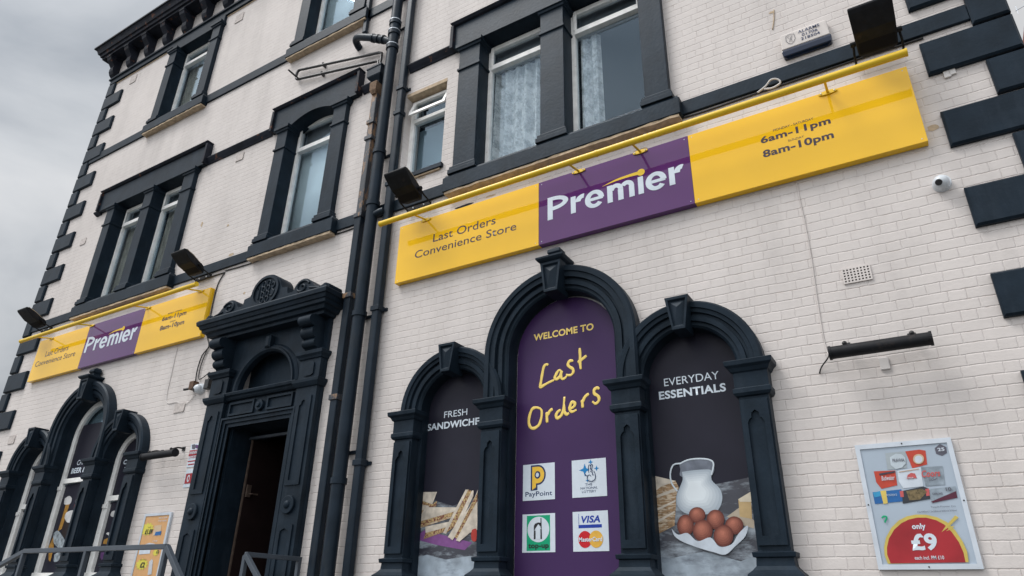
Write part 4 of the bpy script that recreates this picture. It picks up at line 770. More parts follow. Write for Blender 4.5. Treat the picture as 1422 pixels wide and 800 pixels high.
# ================================================================= FLOODLIGHTS
def floodlight():
    t = thing('floodlight', '', 'floodlight', 0, 0, 0, 'black floodlights above the shop signs')
    bm = B()                                 # tray shaped housing reaching out from the wall, opening downwards
    def ringz(o, z, w, h): return [bm.verts.new(V(x, o, zz)) for x, zz in ((-w, z - h), (w, z - h), (w, z + h), (-w, z + h))]
    R = [ringz(.10, -.045, .12, .035), ringz(.16, -.03, .165, .06), ringz(.38, .06, .175, .065), ringz(.52, .135, .18, .03), ringz(.55, .15, .178, .012)]
    for r, q in zip(R, R[1:]):
        for i in range(4): bm.faces.new((r[i], r[(i + 1) % 4], q[(i + 1) % 4], q[i]))
    bm.faces.new(R[0]); bm.faces.new(R[-1]); mk('housing', bm, RUBBISH, t, bevel=.008)
    bm = B(); v = [bm.verts.new(V(x, o, z)) for x, o, z in ((-.15, .19, -.098), (.15, .19, -.098), (.155, .50, .09), (-.155, .50, .09))]; bm.faces.new(v)
    mk('lens', bm, mat('smoked_glass', (.010, .010, .012), rough=.6, bump=0, spec=.1) if 'smoked_glass' not in bpy.data.materials else bpy.data.materials['smoked_glass'], t)
    bm = B(); v0 = [(-.17, .20, .034), (.17, .20, .034), (.172, .37, .128), (.172, .50, .170), (-.172, .50, .170), (-.172, .37, .128)]
    a = [bm.verts.new(V(*p)) for p in v0]; b = [bm.verts.new(V(p[0], p[1], p[2] + .004)) for p in v0]
    bm.faces.new(a); bm.faces.new(b)
    for i in range(6): bm.faces.new((a[i], a[(i + 1) % 6], b[(i + 1) % 6], b[i]))
    mk('dusty_top', bm, DUST, t)
    bm = B(); box(bm, -.205, .205, .0, .012, -.12, -.075)
    for s in (-1, 1):
        tube(bm, [(s * .20, .01, -.10), (s * .20, .16, -.06), (s * .19, .24, .0)], .011, 8); tube(bm, [(s * .17, .24, .0), (s * .215, .24, .0)], .026, 12)
    mk('bracket', bm, RUBBISH, t)
    for s in (-1, 1): bm = B(); sphere(bm, s * .09, .018, -.10, .013, 10, 6); mk('bolt', bm, ALU, t)
    return t
def dup(root, loc, label):
    r = root.copy(); COL.objects.link(r); r.location = loc; r['label'] = label
    for ch in list(root.children):
        c = ch.copy(); COL.objects.link(c); c.parent = r
        for gch in ch.children:
            d = gch.copy(); COL.objects.link(d); d.parent = c
    return r
fl = floodlight(); fl.location = V(.37, .04, 6.42); fl['label'] = 'black floodlight on the dark band at the right, beside the alarm box'
for x, lb in ((-5.17, 'black floodlight beside the drainpipes, below the small plain window'), (-9.70, 'black floodlight between the left twin window and the single window above the door'), (-14.62, 'black floodlight at the far left corner of the building')):
    dup(fl, V(x, .04, 6.50), lb)

# ================================================================= SMALL FITTINGS
t = thing('alarm_box', 'cream alarm box with a phone number and a dark blue strobe strip under it', 'alarm box', -.21, .03, 6.74)
bm = B(); stack(bm, -.43, .0, .0, .055, [(6.83, .01), (6.84, .015), (7.02, .01), (7.05, -.01)]); mk('cover', bm, mat('grubby_alarm_cover', (.56, .52, .495), rough=.5, var=.1, vscale=10), t, bevel=.008)
bm = B(); stack(bm, -.435, .01, .0, .06, [(6.735, -.03), (6.745, .005), (6.80, .015), (6.828, .012)]); mk('strobe', bm, BLUE, t, bevel=.008)
merge_text('lettering', [('ALARMS', -.265, -.06, 6.972, 7.008, .0725, dict(bold=.012)), ('01706', -.235, -.085, 6.922, 6.957, .0725, dict(bold=.012)), ('218504', -.25, -.07, 6.872, 6.907, .0725, dict(bold=.012))], PR['navy'], t)
bm = B(); sh = [(-.385, 6.99), (-.345, 7.0), (-.305, 6.99), (-.30, 6.93), (-.32, 6.89), (-.345, 6.87), (-.37, 6.89), (-.39, 6.93), (-.385, 6.99)]
tube(bm, [(x, .072, z) for x, z in sh], .0025, 6, squash=.5); tube(bm, [(-.37, .072, 6.98), (-.345, .072, 6.92), (-.325, .072, 6.98), (-.36, .072, 6.91), (-.33, .072, 6.90), (-.345, .072, 6.97)], .002, 6, squash=.5); mk('shield_emblem', bm, PR['marks'], t)
def camera_unit(x, z, r, label, name='security_camera'):
    t = thing(name, label, 'camera', x, 0, z, 'white wall cameras')
    bm = B(); tube(bm, [(x, 0, z + .01), (x, .045, z + .01)], [r * .98, r * .9], 24); mk('base', bm, CAMW, t, autosmooth=True)
    bm = B(); sphere(bm, x - .005, .062, z, r * .82, 24, 16); mk('ball', bm, CAMW, t, smooth=True)
    bm = B(); d = Vector((-.35, .75, -.35)).normalized(); p = Vector((x - .005, .062, z)); tube(bm, [tuple(p + d * r * .55), tuple(p + d * r * .86)], r * .36, 18); mk('lens', bm, BLACK, t)
    return t
camera_unit(.565, 4.885, .075, 'white round camera on the bricks below the right end of the long sign')
camera_unit(-9.14, 4.42, .085, 'white round camera beside the doorcase, under the loose cables')
t = B(); box(t, -9.02, -8.92, 0, .07, 4.40, 4.55); tag(mk('junction_box', t, BLACK, bevel=.008), 'small black box between the left camera and the doorcase', 'junction box')
t = thing('motion_sensor', 'small rusty brown sensor left of the camera beside the doorcase', 'sensor', -9.33, 0, 4.45)
bm = B(); box(bm, -9.36, -9.25, 0, .09, 4.43, 4.56); mk('body', bm, mat('rusty_box', (.09, .05, .03), rough=.8, var=.4, vscale=20), t, bevel=.01)
bm = B(); tube(bm, [(-9.36, .07, 4.45), (-9.42, .12, 4.43)], .02, 12); mk('eye', bm, BLACK, t)
def wall_light(x0, x1, z, label):
    t = thing('wall_light', label, 'wall light', (x0 + x1) / 2, 0, z, 'black tubular lights over the poster frames')
    bm = B(); tube(bm, [(x0, .20, z), (x1, .20, z)], .052, 22); mk('light_tube', bm, RUBBISH, t, autosmooth=True)
    bm = B(); tube(bm, [(x0 - .008, .20, z), (x0 + .012, .20, z)], .058, 22); tube(bm, [(x1 - .012, .20, z), (x1 + .008, .20, z)], .058, 22); mk('end_cap', bm, RUBBISH, t)
    for x in (x0 + .12, x1 - .12):
        bm = B(); tube(bm, spline([(x, .0, z + .10), (x, .10, z + .10), (x, .20, z + .055)]), .012, 8); box(bm, x - .03, x + .03, .0, .012, z + .07, z + .13); sphere(bm, x, .2, z + .066, .02, 8, 6); mk('bracket', bm, BLACK, t)
    return t
wall_light(-.52, .20, 3.50, 'black tubular wall light with a loose cable above the silver framed beer poster')
t = wall_light(-9.90, -9.14, 3.45, 'black tubular wall light above the orange poster, left of the red notice')
bm = B(); box(bm, -.19, -.12, 0, .02, 3.36, 3.46); tag(mk('fixing_plate', bm, WALLBOX, bevel=.004), 'small cream plate on the wall below the right tubular light', 'plate')
def air_brick(x0, x1, z0, z1, label, holes=True, n=(8, 5)):
    t = thing('air_brick', label, 'air brick', (x0 + x1) / 2, 0, z0, 'air bricks set in the wall')
    bm = B(); hs = [rect(x0, x1, z0, z1)]
    if holes:
        dx, dz = (x1 - x0) / (n[0] + .4), (z1 - z0) / (n[1] + .6)
        for i in range(n[0]):
            for j in range(n[1]):
                cx, cz = x0 + dx * (i + .7), z0 + dz * (j + .8); hs.append(rect(cx - dx * .26, cx + dx * .26, cz - dz * .28, cz + dz * .28))
    add_outline(bm, hs, .002, .014); mk('grille', bm, BRICKP if holes else BRICKD, t)
    bm = B(); box(bm, x0 + .005, x1 - .005, -.01, .0035, z0 + .005, z1 - .005); mk('backing', bm, PR['black'], t)
BRICKP = mat('cream_grille_paint', (.62, .575, .55), rough=.7, var=.1)
BRICKD = mat('dirty_grille_paint', (.50, .455, .43), rough=.8, var=.2, vscale=20)
air_brick(-.325, -.10, 4.155, 4.30, 'cream air brick with square holes on the right, above the tubular light')
air_brick(-9.72, -9.47, 4.13, 4.27, 'dirty air brick left of the doorcase', False)
air_brick(-14.78, -14.55, 4.13, 4.28, 'air brick beside the leftmost arched window', False)
air_brick(-14.66, -14.42, 12.76, 12.98, 'air brick under the roof brackets at the left corner', False)
air_brick(-10.80, -10.55, 12.70, 12.92, 'air brick right of the left top floor window', False)
air_brick(-9.62, -9.42, 8.72, 8.88, 'air brick under the string course, left of the window above the door', False)
air_brick(-14.50, -14.3, 8.30, 8.45, 'air brick left of the left twin window', False)
bm = B(); 
for a, b, c in ((.835, 5.985, .05), (.875, 6.0, .05)): stack(bm, a - .025, a + .03, 0, .02, [(b - .05, 0), (b + .04, 0)])
tag(mk('old_bracket', bm, WALLBOX, bevel=.006), 'small painted over metal bracket below a corner stone at the right', 'bracket')

# cables
def cable(pts, r, m, label, name='wall_cable'):
    bm = B(); tube(bm, spline(pts, 5), r, 6); return tag(mk(name, bm, m, smooth=True), label, 'cable')
def wig(x0, x1, o, z, step=.5, a=.012): 
    n = max(2, int(abs(x1 - x0) / step)); return [(x0 + (x1 - x0) * i / n, o, z + random.uniform(-a, a)) for i in range(n + 1)]
cable(wig(-4.4, .75, .012, 6.445), .010, BLACK, 'black cable running under the dark band above the long sign')
cable(wig(-15.3, -9.2, .012, 6.385, .6, .02), .011, BLACK, 'black cable running above the left shop sign')
cable(wig(-9.2, -6.3, .012, 6.42, .5, .012), .010, BLACK, 'black cable under the dark band between the two signs')
cable([(-9.2, .012, 6.40), (-9.32, .012, 6.2), (-9.33, .012, 5.8), (-9.30, .015, 5.35), (-9.18, .02, 5.12), (-9.30, .02, 4.98), (-9.34, .02, 4.75), (-9.32, .02, 4.58)], .010, BLACK, 'black cable hanging down to the camera beside the doorcase')
cable([(-9.14, .02, 5.14), (-9.22, .02, 5.02), (-9.27, .02, 4.8), (-9.25, .02, 4.6), (-9.10, .03, 4.62), (-8.98, .04, 4.66), (-8.97, .05, 4.54)], .008, BLACK, 'second thin black cable looping to the small black box')
cable([(-9.26, .012, 4.36), (-9.45, .010, 4.24), (-9.7, .010, 4.30), (-9.98, .008, 4.36), (-10.02, .008, 4.9), (-10.03, .008, 5.28)], .005, WALLBOX, 'thin painted cable beside the left shop sign')
cable([(-.55, .008, 5.29), (-.54, .008, 4.6), (-.56, .008, 4.0), (-.56, .008, 3.60), (-.52, .06, 3.54)], .0045, BRICKP, 'thin cream painted cable running down from the long sign to the tubular light')
cable([(-.53, .17, 3.50), (-.56, .06, 3.50), (-.62, .02, 3.45), (-.645, .01, 3.40)], .006, BLACK, 'short loose cable end at the left of the right tubular light')
cable([(-.75, .03, 6.44), (-.66, .05, 6.47), (-.60, .07, 6.51), (-.54, .06, 6.50), (-.52, .05, 6.45), (-.60, .05, 6.42), (-.68, .04, 6.45)], .010, WALLBOX, 'loop of pale cable above the long yellow tube light')
cable([(-.45, .006, 7.47), (-.47, .006, 7.33), (-.50, .006, 7.21)], .006, TAN, 'short bare cable above the alarm box')

# ================================================================= POSTERS
t = thing('poster_frame', 'silver snap frame with a beer multipack poster and a red price dome', 'poster', -.155, 0, 1.87)
X0, X1, Z0, Z1 = -.485, .165, 1.875, 2.78
bm = B(); add_outline(bm, [rect(X0, X1, Z0, Z1), rect(X0 + .032, X1 - .032, Z0 + .035, Z1 - .035)], .002, .03); mk('frame', bm, ALU, t, bevel=.006)
bm = B(); box(bm, X0 + .01, X1 - .01, .003, .0215, Z0 + .01, Z1 - .01); mk('paper', bm, PAPER, t)
o = .0235
lay = [('marks', HEX)] + BOXES + [('cream', DISC), ('white', DISC2), ('redtag', STEL), ('rimyel', DOME), ('dome', DOMER)] + [('rimyel', s) for s in SLASH]
prints('printed_picture', lay, o, t, step=.00025)
o2 = .0315
o2 = o + .0075
def ptext(s, x0, x1, z0, z1, m, **k): text(s, x0, x1, z0, z1, o2, PR[m] if isinstance(m, str) else m, t, 'printed_lettering', **k)
ptext('25', .065, .108, 2.685, 2.71, 'white', bold=.03)
ptext('PRAVHA', -.245, -.165, 2.63, 2.655, 'marks', bold=.01)
ptext('Budweiser', -.345, -.255, 2.50, 2.535, 'white', shear=.3, bold=.01)
ptext('STELLA', -.178, -.132, 2.503, 2.514, 'white', bold=.02)
ptext('Coors', -.075, .045, 2.505, 2.555, 'redtag', shear=.25, bold=.03)
ptext('LIGHT', -.035, .02, 2.478, 2.495, 'marks', bold=.02)
ptext("FOSTER'S", -.335, -.265, 2.385, 2.40, 'greylite', bold=.0)
ptext('CARLING', -.035, .03, 2.378, 2.392, 'marks', bold=.02)
ptext('10', .055, .09, 2.40, 2.425, 'marks', bold=.02)
ptext('Tequila Premier Cru', -.065, .09, 2.285, 2.30, 'marks')
ptext('12x440ml/12x284ml/300ml/330ml', -.155, .09, 2.258, 2.27, 'marks')
ptext('only', -.212, -.125, 2.135, 2.185, 'stick', bold=.035)
ptext('£9', -.24, -.075, 2.0, 2.115, 'stick', bold=.04)
ptext('each incl. PM £10', -.237, -.055, 1.94, 1.965, 'stick', bold=.01)
bm = B(); tube(bm, [(p[0], o2, p[2]) for p in spline([(a, 0, b) for a, b in QM], 4)], .006, 8, squash=.15); mk('round_mark', bm, PR['green'], t)
for x, z in (((X0 + X1) / 2, Z1 - .016), ((X0 + X1) / 2, Z0 + .016), (X0 + .016, 2.33), (X1 - .016, 2.33)): bm = B(); sphere(bm, x, .031, z, .006, 8, 6); mk('screw', bm, BLACK, t)

t = thing('orange_poster', 'narrow aluminium framed orange price poster beside the left arched windows', 'poster', -9.48, 0, 1.80)
X0, X1, Z0, Z1 = -9.80, -9.175, 1.77, 2.665
bm = B(); add_outline(bm, [rect(X0, X1, Z0, Z1), rect(X0 + .035, X1 - .04, Z0 + .035, Z1 - .035)], .002, .03); mk('frame', bm, ALU, t, bevel=.005)
bm = B(); box(bm, X0 + .01, X1 - .01, .003, .0215, Z0 + .01, Z1 - .01); mk('paper', bm, PR['orange'], t)
prints('printed_picture', [(k, (starburst(sum(q[0] for q in p) / len(p), sum(q[1] for q in p) / len(p), (max(q[0] for q in p) - min(q[0] for q in p)) * .55, (max(q[1] for q in p) - min(q[1] for q in p)) * .5) if k == 'star' else p)) for k, p in OP] , .0235, t, .0004)
def ptext2(s, x0, x1, z0, z1, m, **k): text(s, x0, x1, z0, z1, .0275, PR[m], t, 'printed_lettering', **k)
ptext2('£1.09', -9.70, -9.53, 2.385, 2.455, 'black', bold=.03, shear=.1)
ptext2('ANY', -9.65, -9.58, 2.47, 2.485, 'black'); ptext2('£2', -9.63, -9.53, 1.95, 2.02, 'black', bold=.03); ptext2('ANY 2 FOR', -9.66, -9.52, 2.045, 2.06, 'black')
ptext2('2 FOR', -9.47, -9.36, 2.28, 2.30, 'white'); ptext2('SPECIAL OFFER', -9.45, -9.25, 2.585, 2.605, 'white'); ptext2('THIS WEEK', -9.45, -9.25, 2.545, 2.565, 'white')
ptext2('£2', -9.33, -9.27, 2.13, 2.17, 'black', bold=.03)

t = thing('security_notice', 'narrow red and white warning notice on the bricks left of the doorcase', 'notice', -8.97, 0, 2.97)
bm = B(); box(bm, -9.10, -8.88, .002, .008, 3.27, 3.60); box(bm, -9.08, -8.90, .002, .008, 2.99, 3.24); mk('board', bm, PR['stick'], t)
prints('printed_picture', [('marks', [(-9.08, 3.59), (-9.02, 3.595), (-8.95, 3.56), (-9.0, 3.52), (-9.06, 3.53)]), ('purple', [(-8.98, 3.585), (-8.92, 3.57), (-8.93, 3.52), (-8.98, 3.54)]), ('dome', rect(-9.10, -8.88, 3.43, 3.51)), ('dome', rect(-9.09, -8.90, 3.345, 3.36)), ('dome', rect(-9.07, -8.93, 3.30, 3.315)), ('dome', rect(-9.06, -8.92, 3.04, 3.18)), ('stick', ell(-8.99, 3.11, .03, .05)), ('dome', ell(-8.985, 3.11, .015, .03))], .0095, t, .0005)
text('WARNING', -9.09, -8.89, 3.45, 3.495, .0145, PR['stick'], t, 'printed_lettering', bold=.02); text('CCTV IN OPERATION', -9.08, -8.9, 3.395, 3.42, .0145, PR['dome'], t, 'printed_lettering', bold=.02)

# ================================================================= PRINTED BOARDS IN THE RIGHT WINDOWS
def board(name, cx, zs, R, m, label):
    t = thing(name, label, 'window graphic', cx, -.1, 1.68, 'printed boards filling the right arched windows')
    outline('board', [arch_hole(cx, R, 1.68, zs)], -.125, -.10, m, t)
    return t
o = -.0985
t = board('window_board', AC - 1.34, 3.56, .455, PRINTD, 'dark printed board with fresh sandwiches, left of the three')
prints('printed_picture', [(MARBLE, [(-4.98, 1.70), (-3.97, 1.70), (-3.97, 2.56), (-4.2, 2.60), (-4.45, 2.53), (-4.7, 2.60), (-4.98, 2.52)]), (MARBLE2, [(-4.98, 1.70), (-3.97, 1.70), (-3.97, 1.98), (-4.2, 2.03), (-4.5, 2.0), (-4.75, 2.05), (-4.98, 2.0)])] + [(k, p) for k, p in SAND], o, t, .0004)
text('FRESH', -4.64, -4.32, 3.50, 3.575, o, WHITEL, t); text('SANDWICHES', -4.87, -4.095, 3.375, 3.455, o, WHITEL, t, bold=.03)
def scl(pts, k, dx, dz):
    cx = sum(p[0] for p in pts) / len(pts); cz = sum(p[1] for p in pts) / len(pts)
    return [(cx + (p[0] - cx) * k + dx, cz + (p[1] - cz) * k + dz) for p in pts]
def EG(e): return [('egg%d' % q, scl(e, 1 - .155 * q, -.0015 * q, .0045 * q)) for q in range(6)]
_m = dict(DAIRY)['milk']
MILKL = [('milk%d' % q, scl(_m, 1 - .11 * q, -.005 * q, .0)) for q in range(6)]
def closed(p): return [(a[0], a[2]) for a in spline([(q[0], 0, q[1]) for q in list(p) + [p[0]]], 4)][:-1]
MILKL = [(k, closed(p)) for k, p in MILKL]
t = board('window_board', AC + 1.34, 3.56, .455, PRINTD, 'dark printed board with milk jug and eggs, right of the three')
prints('printed_picture', [(MARBLE, [(-2.19, 1.70), (-1.29, 1.70), (-1.29, 2.62), (-1.6, 2.58), (-1.9, 2.55), (-2.19, 2.50)]), (MARBLE2, [(-2.19, 1.70), (-1.29, 1.70), (-1.29, 2.02), (-1.5, 1.95), (-1.8, 2.03), (-2.1, 1.98), (-2.19, 2.0)])] + [(k, p) for k, p in DAIRY if k != 'milk'] + MILKL + sum([EG(e) for e in EGGS], []) + [('tray', TRAY)] , o, t, .0004)
bm = B()
for h in JUGH: tube(bm, spline([(a, o + .006, b) for a, b in h], 5), .007, 8, squash=.2)
mk('jug_outline', bm, PR['rim'], t)
text('EVERYDAY', -2.03, -1.505, 3.51, 3.585, o, WHITEL, t); text('ESSENTIALS', -2.09, -1.455, 3.385, 3.465, o, WHITEL, t, bold=.03)
t = board('window_board', AC + .005, 4.06, .60, PRINTP, 'tall purple board with handwritten yellow words and four payment stickers')
text('WELCOME TO', -3.47, -2.745, 4.225, 4.305, o + .0, YELL, t, bold=.03)
bm = B()
for st in LAST:
    sp_ = spline([(a, o, b) for a, b in st], 5)
    tube(bm, sp_, [.0105 + .0065 * min(1, 6 * q / len(sp_), 3 * (len(sp_) - q) / len(sp_)) + .0012 * math.sin(q * .9) for q in range(len(sp_))], 10, squash=.12)
mk('handwritten_lettering', bm, YELL, t, smooth=True)
o = -.0985
def sticker(x0, z0, lab):
    w, h = .365, .355
    bm = B(); box(bm, x0, x0 + w, -.0995, -.0975, z0, z0 + h); s = mk('sticker', bm, PR['stick'], t); s['label'] = lab; return s
oo = -.0968
s = sticker(-3.585, 2.535, 'white square sticker with a yellow letter P')
x, z = -3.585, 2.535
def P_(w, a): return [(x + .105 - a, z + .10 - a * .5), (x + .105 - a, z + .33 + a), (x + .17, z + .33 + a)] + [(x + .175 + (.075 + a) * math.cos(math.radians(q)), z + .245 + (.085 + a) * math.sin(math.radians(q))) for q in range(80, -91, -17)] + [(x + .155 + a, z + .16 - a), (x + .155 + a, z + .12 - a * 1.6)]
prints('symbol', [('navy', P_(0, .014)), ('ppy', P_(0, -.003)), ('navy', ell(x + .17, z + .245, .034, .038)), ('stick', ell(x + .168, z + .245, .018, .022))], oo, s, .0005)
text('PayPoint', x + .03, x + .335, z + .025, z + .085, oo, PR['navy'], s, 'sticker_lettering', bold=.012)
s = sticker(-3.03, 2.535, 'white square sticker with a crossed fingers symbol and blue stars'); x = -3.03
def star4(cx, cz, r): return [(cx + (r if i % 2 == 0 else r * .36) * math.cos(math.pi * i / 4), cz + (r if i % 2 == 0 else r * .36) * math.sin(math.pi * i / 4)) for i in range(8)]
prints('symbol', [('nlblue', star4(x + .14, z + .255, .062)), ('nlblue', star4(x + .205, z + .325, .028)), ('nlblue', star4(x + .265, z + .262, .028)), ('nlblue', star4(x + .165, z + .155, .02)),
   ('stick', [(x + .145, z + .22), (x + .17, z + .20), (x + .18, z + .165), (x + .21, z + .145), (x + .245, z + .16), (x + .25, z + .20), (x + .235, z + .235), (x + .205, z + .30), (x + .185, z + .295), (x + .19, z + .245), (x + .165, z + .24)])], oo, s, .0005)
bm = B()
for pl in ([(.14, .225), (.15, .20), (.17, .195), (.165, .165), (.19, .145), (.23, .145), (.25, .17), (.25, .205), (.24, .235)], [(.185, .225), (.18, .26), (.185, .295), (.20, .295), (.205, .26), (.21, .235)], [(.20, .26), (.21, .30), (.225, .295), (.215, .255), (.23, .235)], [(.20, .235), (.225, .225), (.22, .205), (.24, .20)], [(.17, .195), (.19, .205), (.205, .19)]):
    tube(bm, spline([(x + a, oo + .004, z + b) for a, b in pl], 4), .0035, 6, squash=.3)
mk('hand_outline', bm, PR['navy'], s)
for i, (q, a, b) in enumerate((('THE', .14, .215), ('NATIONAL', .09, .27), ('LOTTERY', .105, .255))): text(q, x + a, x + b, z + .105 - .033 * i, z + .128 - .033 * i, oo, PR['navy'], s, 'sticker_lettering', bold=.012)
s = sticker(-3.585, 2.05, 'white sticker with a green phone top-up sign'); x, z = -3.585, 2.05
prints('symbol', [('green', rect(x + .05, x + .31, z + .015, z + .34)), ('stick', ell(x + .18, z + .21, .122, .118, 30)), ('black', [(x + .13, z + .12), (x + .15, z + .12), (x + .15, z + .20), (x + .135, z + .20), (x + .18, z + .255), (x + .18, z + .275), (x + .145, z + .265), (x + .13, z + .245)]),
   ('black', [(x + .145, z + .262), (x + .18, z + .275), (x + .205, z + .27), (x + .205, z + .315), (x + .215, z + .315), (x + .222, z + .12), (x + .205, z + .12), (x + .205, z + .235), (x + .18, z + .26), (x + .15, z + .235)]), ('stick', [(x + .155, z + .12), (x + .20, z + .12), (x + .20, z + .215), (x + .215, z + .215), (x + .178, z + .255), (x + .145, z + .215), (x + .155, z + .215)])], oo, s, .0005)
text('top-up', x + .07, x + .295, z + .025, z + .08, oo + .003, PR['black'], s, 'sticker_lettering', bold=.025)
s = sticker(-3.03, 2.05, 'white sticker with bank card marks, red and yellow discs'); x = -3.03
prints('symbol', [('visa', rect(x + .06, x + .30, z + .205, z + .235)), ('visa', rect(x + .062, x + .066, z + .236, z + .335)), ('mcred', ell(x + .125, z + .105, .07, .075, 30)), ('mcyel', ell(x + .238, z + .105, .07, .075, 30))], oo, s, .0005)
text('VISA', x + .09, x + .285, z + .25, z + .315, oo, PR['visa'], s, 'sticker_lettering', bold=.035, shear=.2); text('MasterCard', x + .062, x + .30, z + .085, z + .125, oo + .003, PR['stick'], s, 'sticker_lettering', bold=.03)

# ================================================================= GRAPHICS ON THE LEFT WINDOWS
def vinyl(cx, zs, R, zc, ztop, label, lines):
    t = thing('window_vinyl', label, 'window graphic', cx, -.19, zc, 'dark films on the left arched windows')
    pts = [(cx + R, zc), ] + [p for p in arc(cx, zs, R, None, 0, 180, 40) if ztop is None or p[1] <= ztop] + [(cx - R, zc)]
    outline('film', [pts], -.1995, -.196, PRINTD, t)
    merge_text('lettering', [(s, a, b, c, d, -.1945, k) for s, a, b, c, d, k in lines], WHITEL, t)
    return t
vinyl(ACL - 1.34, 3.56, .355, 3.02, None, 'dark film with white words in the leftmost arched window', [('EVERYDAY', -13.74, -13.28, 3.50, 3.57, {}), ('ESSENTIALS', -13.80, -13.22, 3.385, 3.455, dict(bold=.03))])
t = vinyl(ACL, 4.06, .535, 3.38, 4.33, 'dark film advertising chilled beer in the tall middle window at the left', [('CHILLED', -12.50, -12.02, 3.60, 3.685, {}), ('BEER & WINE', -12.61, -11.76, 3.465, 3.555, dict(bold=.03))])
t2 = vinyl(ACL + 1.34, 3.56, .355, 3.02, None, 'dark film with partly hidden words in the arched window nearest the orange poster', [('COFFEE', -11.09, -10.62, 3.50, 3.575, dict(bold=.03)), ('TO GO', -11.03, -10.70, 3.385, 3.455, {})])
bm = B(); box(bm, ACL - .534, ACL + .534, -.30, -.29, 1.9, 3.28); box(bm, ACL - .53, ACL + .53, -.42, -.41, 4.2, 4.75)
def lowboard(cx, w, z1, pr, label):
    t = thing('drinks_poster', label, 'window graphic', cx, -.2, 1.92, 'printed drink pictures low in the left arched windows')
    b_ = B(); box(b_, cx - w, cx + w, -.1995, -.196, 1.91, z1); mk('film', b_, PRINTD, t); prints('printed_picture', pr, -.1945, t, .0006); return t
bm.free()
lowboard(ACL, .52, 3.28, [(k, p) for k, p in BEER], 'printed picture of beer glasses low in the tall left window')
lowboard(ACL + 1.34, .34, 2.92, [(k, p) for k, p in CUP], 'printed picture of a white cup low in the window nearest the orange poster')
lowboard(ACL - 1.34, .34, 2.92, [('foam', ell(-13.60, 2.62, .10, .06)), ('amber', ell(-13.55, 2.42, .14, .08)), ('fizz', ell(-13.58, 2.2, .16, .1))], 'dim printed food picture low in the leftmost arched window')
bm = B(); outline_pts = [p for p in arc(ACL, 4.06, .60, None, 0, 180, 40) if p[1] >= 4.30]
tag(outline('reflection_board', [outline_pts], -.30, -.29, BLIND_REFL), 'pale blue board added as the reflection in the top of the tall left window', 'board'); bm.free()  # added board; its pale blue stands in for the bare glass reflecting

# ================================================================= RAILINGS AND STEPS
def bar(bm, a, b, w=.024): 
    A, C = Vector(a), Vector(b); d = (C - A).normalized()
    u = Vector((0, 0, 1)) if abs(d.z) < .5 else Vector((1, 0, 0)); u = (u - d * u.dot(d)).normalized(); v = d.cross(u)
    r = [[bm.verts.new(V(*(p + u * s * w + v * q * w))) for s, q in ((-1, -1), (1, -1), (1, 1), (-1, 1))] for p in (A, C)]
    for i in range(4): bm.faces.new((r[0][i], r[0][(i + 1) % 4], r[1][(i + 1) % 4], r[1][i]))
    bm.faces.new(r[0]); bm.faces.new(r[1])
LZ, RZ = .98, 2.035
def rail_obj(label, rails, posts, x):
    t = thing('steel_railing', label, 'railing', x, 1.5, 0, 'dark steel railings of the entrance steps')
    bm = B()
    for a, b in rails: bar(bm, a, b)
    mk('handrail', bm, STEEL, t, bevel=.004)
    for a, b in posts:
        bm = B(); bar(bm, a, b, .023); mk('post', bm, STEEL, t, bevel=.004)
    return t
O1, X1r = 1.76, -6.47
rail_obj('long dark steel railing along the front of the landing under the left windows', [((X1r, O1, RZ), (-9.15, O1, RZ + .005)), ((X1r, O1, RZ), (X1r + 1.15, O1, RZ - 1.03)), ((-9.15, O1, RZ), (-12.4, O1, RZ - .95)), ((X1r, O1, 1.18), (-9.15, O1, 1.18))],
   [((X1r, O1, 0), (X1r, O1, RZ - .02)), ((-7.85, O1, 0), (-7.85, O1, RZ - .02)), ((-9.15, O1, 0), (-9.15, O1, RZ - .02)), ((X1r + 1.12, O1, 0), (X1r + 1.12, O1, RZ - 1.02)), ((-10.8, O1, 0), (-10.8, O1, RZ - .5)), ((-12.38, O1, 0), (-12.38, O1, RZ - .95))], -8)
O2 = .87
rail_obj('short dark steel railing on the wall side of the steps in front of the doorcase', [((-6.42, O2, RZ - .015), (-6.42, .10, RZ - .02)), ((-6.42, O2, RZ - .015), (-5.30, O2, RZ - 1.03))],
   [((-6.42, O2, 0), (-6.42, O2, RZ - .03)), ((-6.42, .125, 0), (-6.42, .125, RZ - .03)), ((-5.32, O2, 0), (-5.32, O2, RZ - 1.03))], -6.4)
bm = B(); box(bm, -9.3, -6.45, .06, 1.82, .0, LZ); 
for i in range(5): box(bm, -6.449 + .24 * i, -6.211 + .24 * i, .30, 1.82, 0, LZ - .165 * (i + 1))
tag(mk('entrance_steps', bm, PAVE, bevel=.01), 'concrete landing and steps in front of the door', 'steps')

# ================================================================= NEIGHBOUR AT THE RIGHT EDGE
nb = thing('neighbouring_house', 'red brick house with a tall chimney just showing behind the right corner', 'house', 8, -14, 0)
bm = B(); box(bm, 4.2, 12.5, -19, -11.5, 0, 12.5); mk('wall', bm, REDBR, nb)
bm = B()
vs = [bm.verts.new(V(*p)) for p in ((4.0, -11.2, 12.5), (12.7, -11.2, 12.5), (12.7, -19.3, 12.5), (4.0, -19.3, 12.5), (4.0, -15.2, 15.0), (12.7, -15.2, 15.0))]
for f in ((0, 1, 5, 4), (2, 3, 4, 5), (0, 4, 3), (1, 2, 5), (0, 3, 2, 1)): bm.faces.new([vs[i] for i in f])
rf = mk('roof', bm, SLATE, nb)
bm = B(); stack(bm, 4.82, 5.95, -14.6, -13.5, [(12.0, 0), (16.4, 0), (16.42, .06), (16.6, .06), (16.62, 0), (16.72, 0)]); mk('chimney', bm, REDBR, rf)
bm = B(); tube(bm, [(5.1, -14.0, 16.7), (5.1, -14.0, 17.05)], .13, 12); mk('chimney_pot', bm, REDBR, rf)
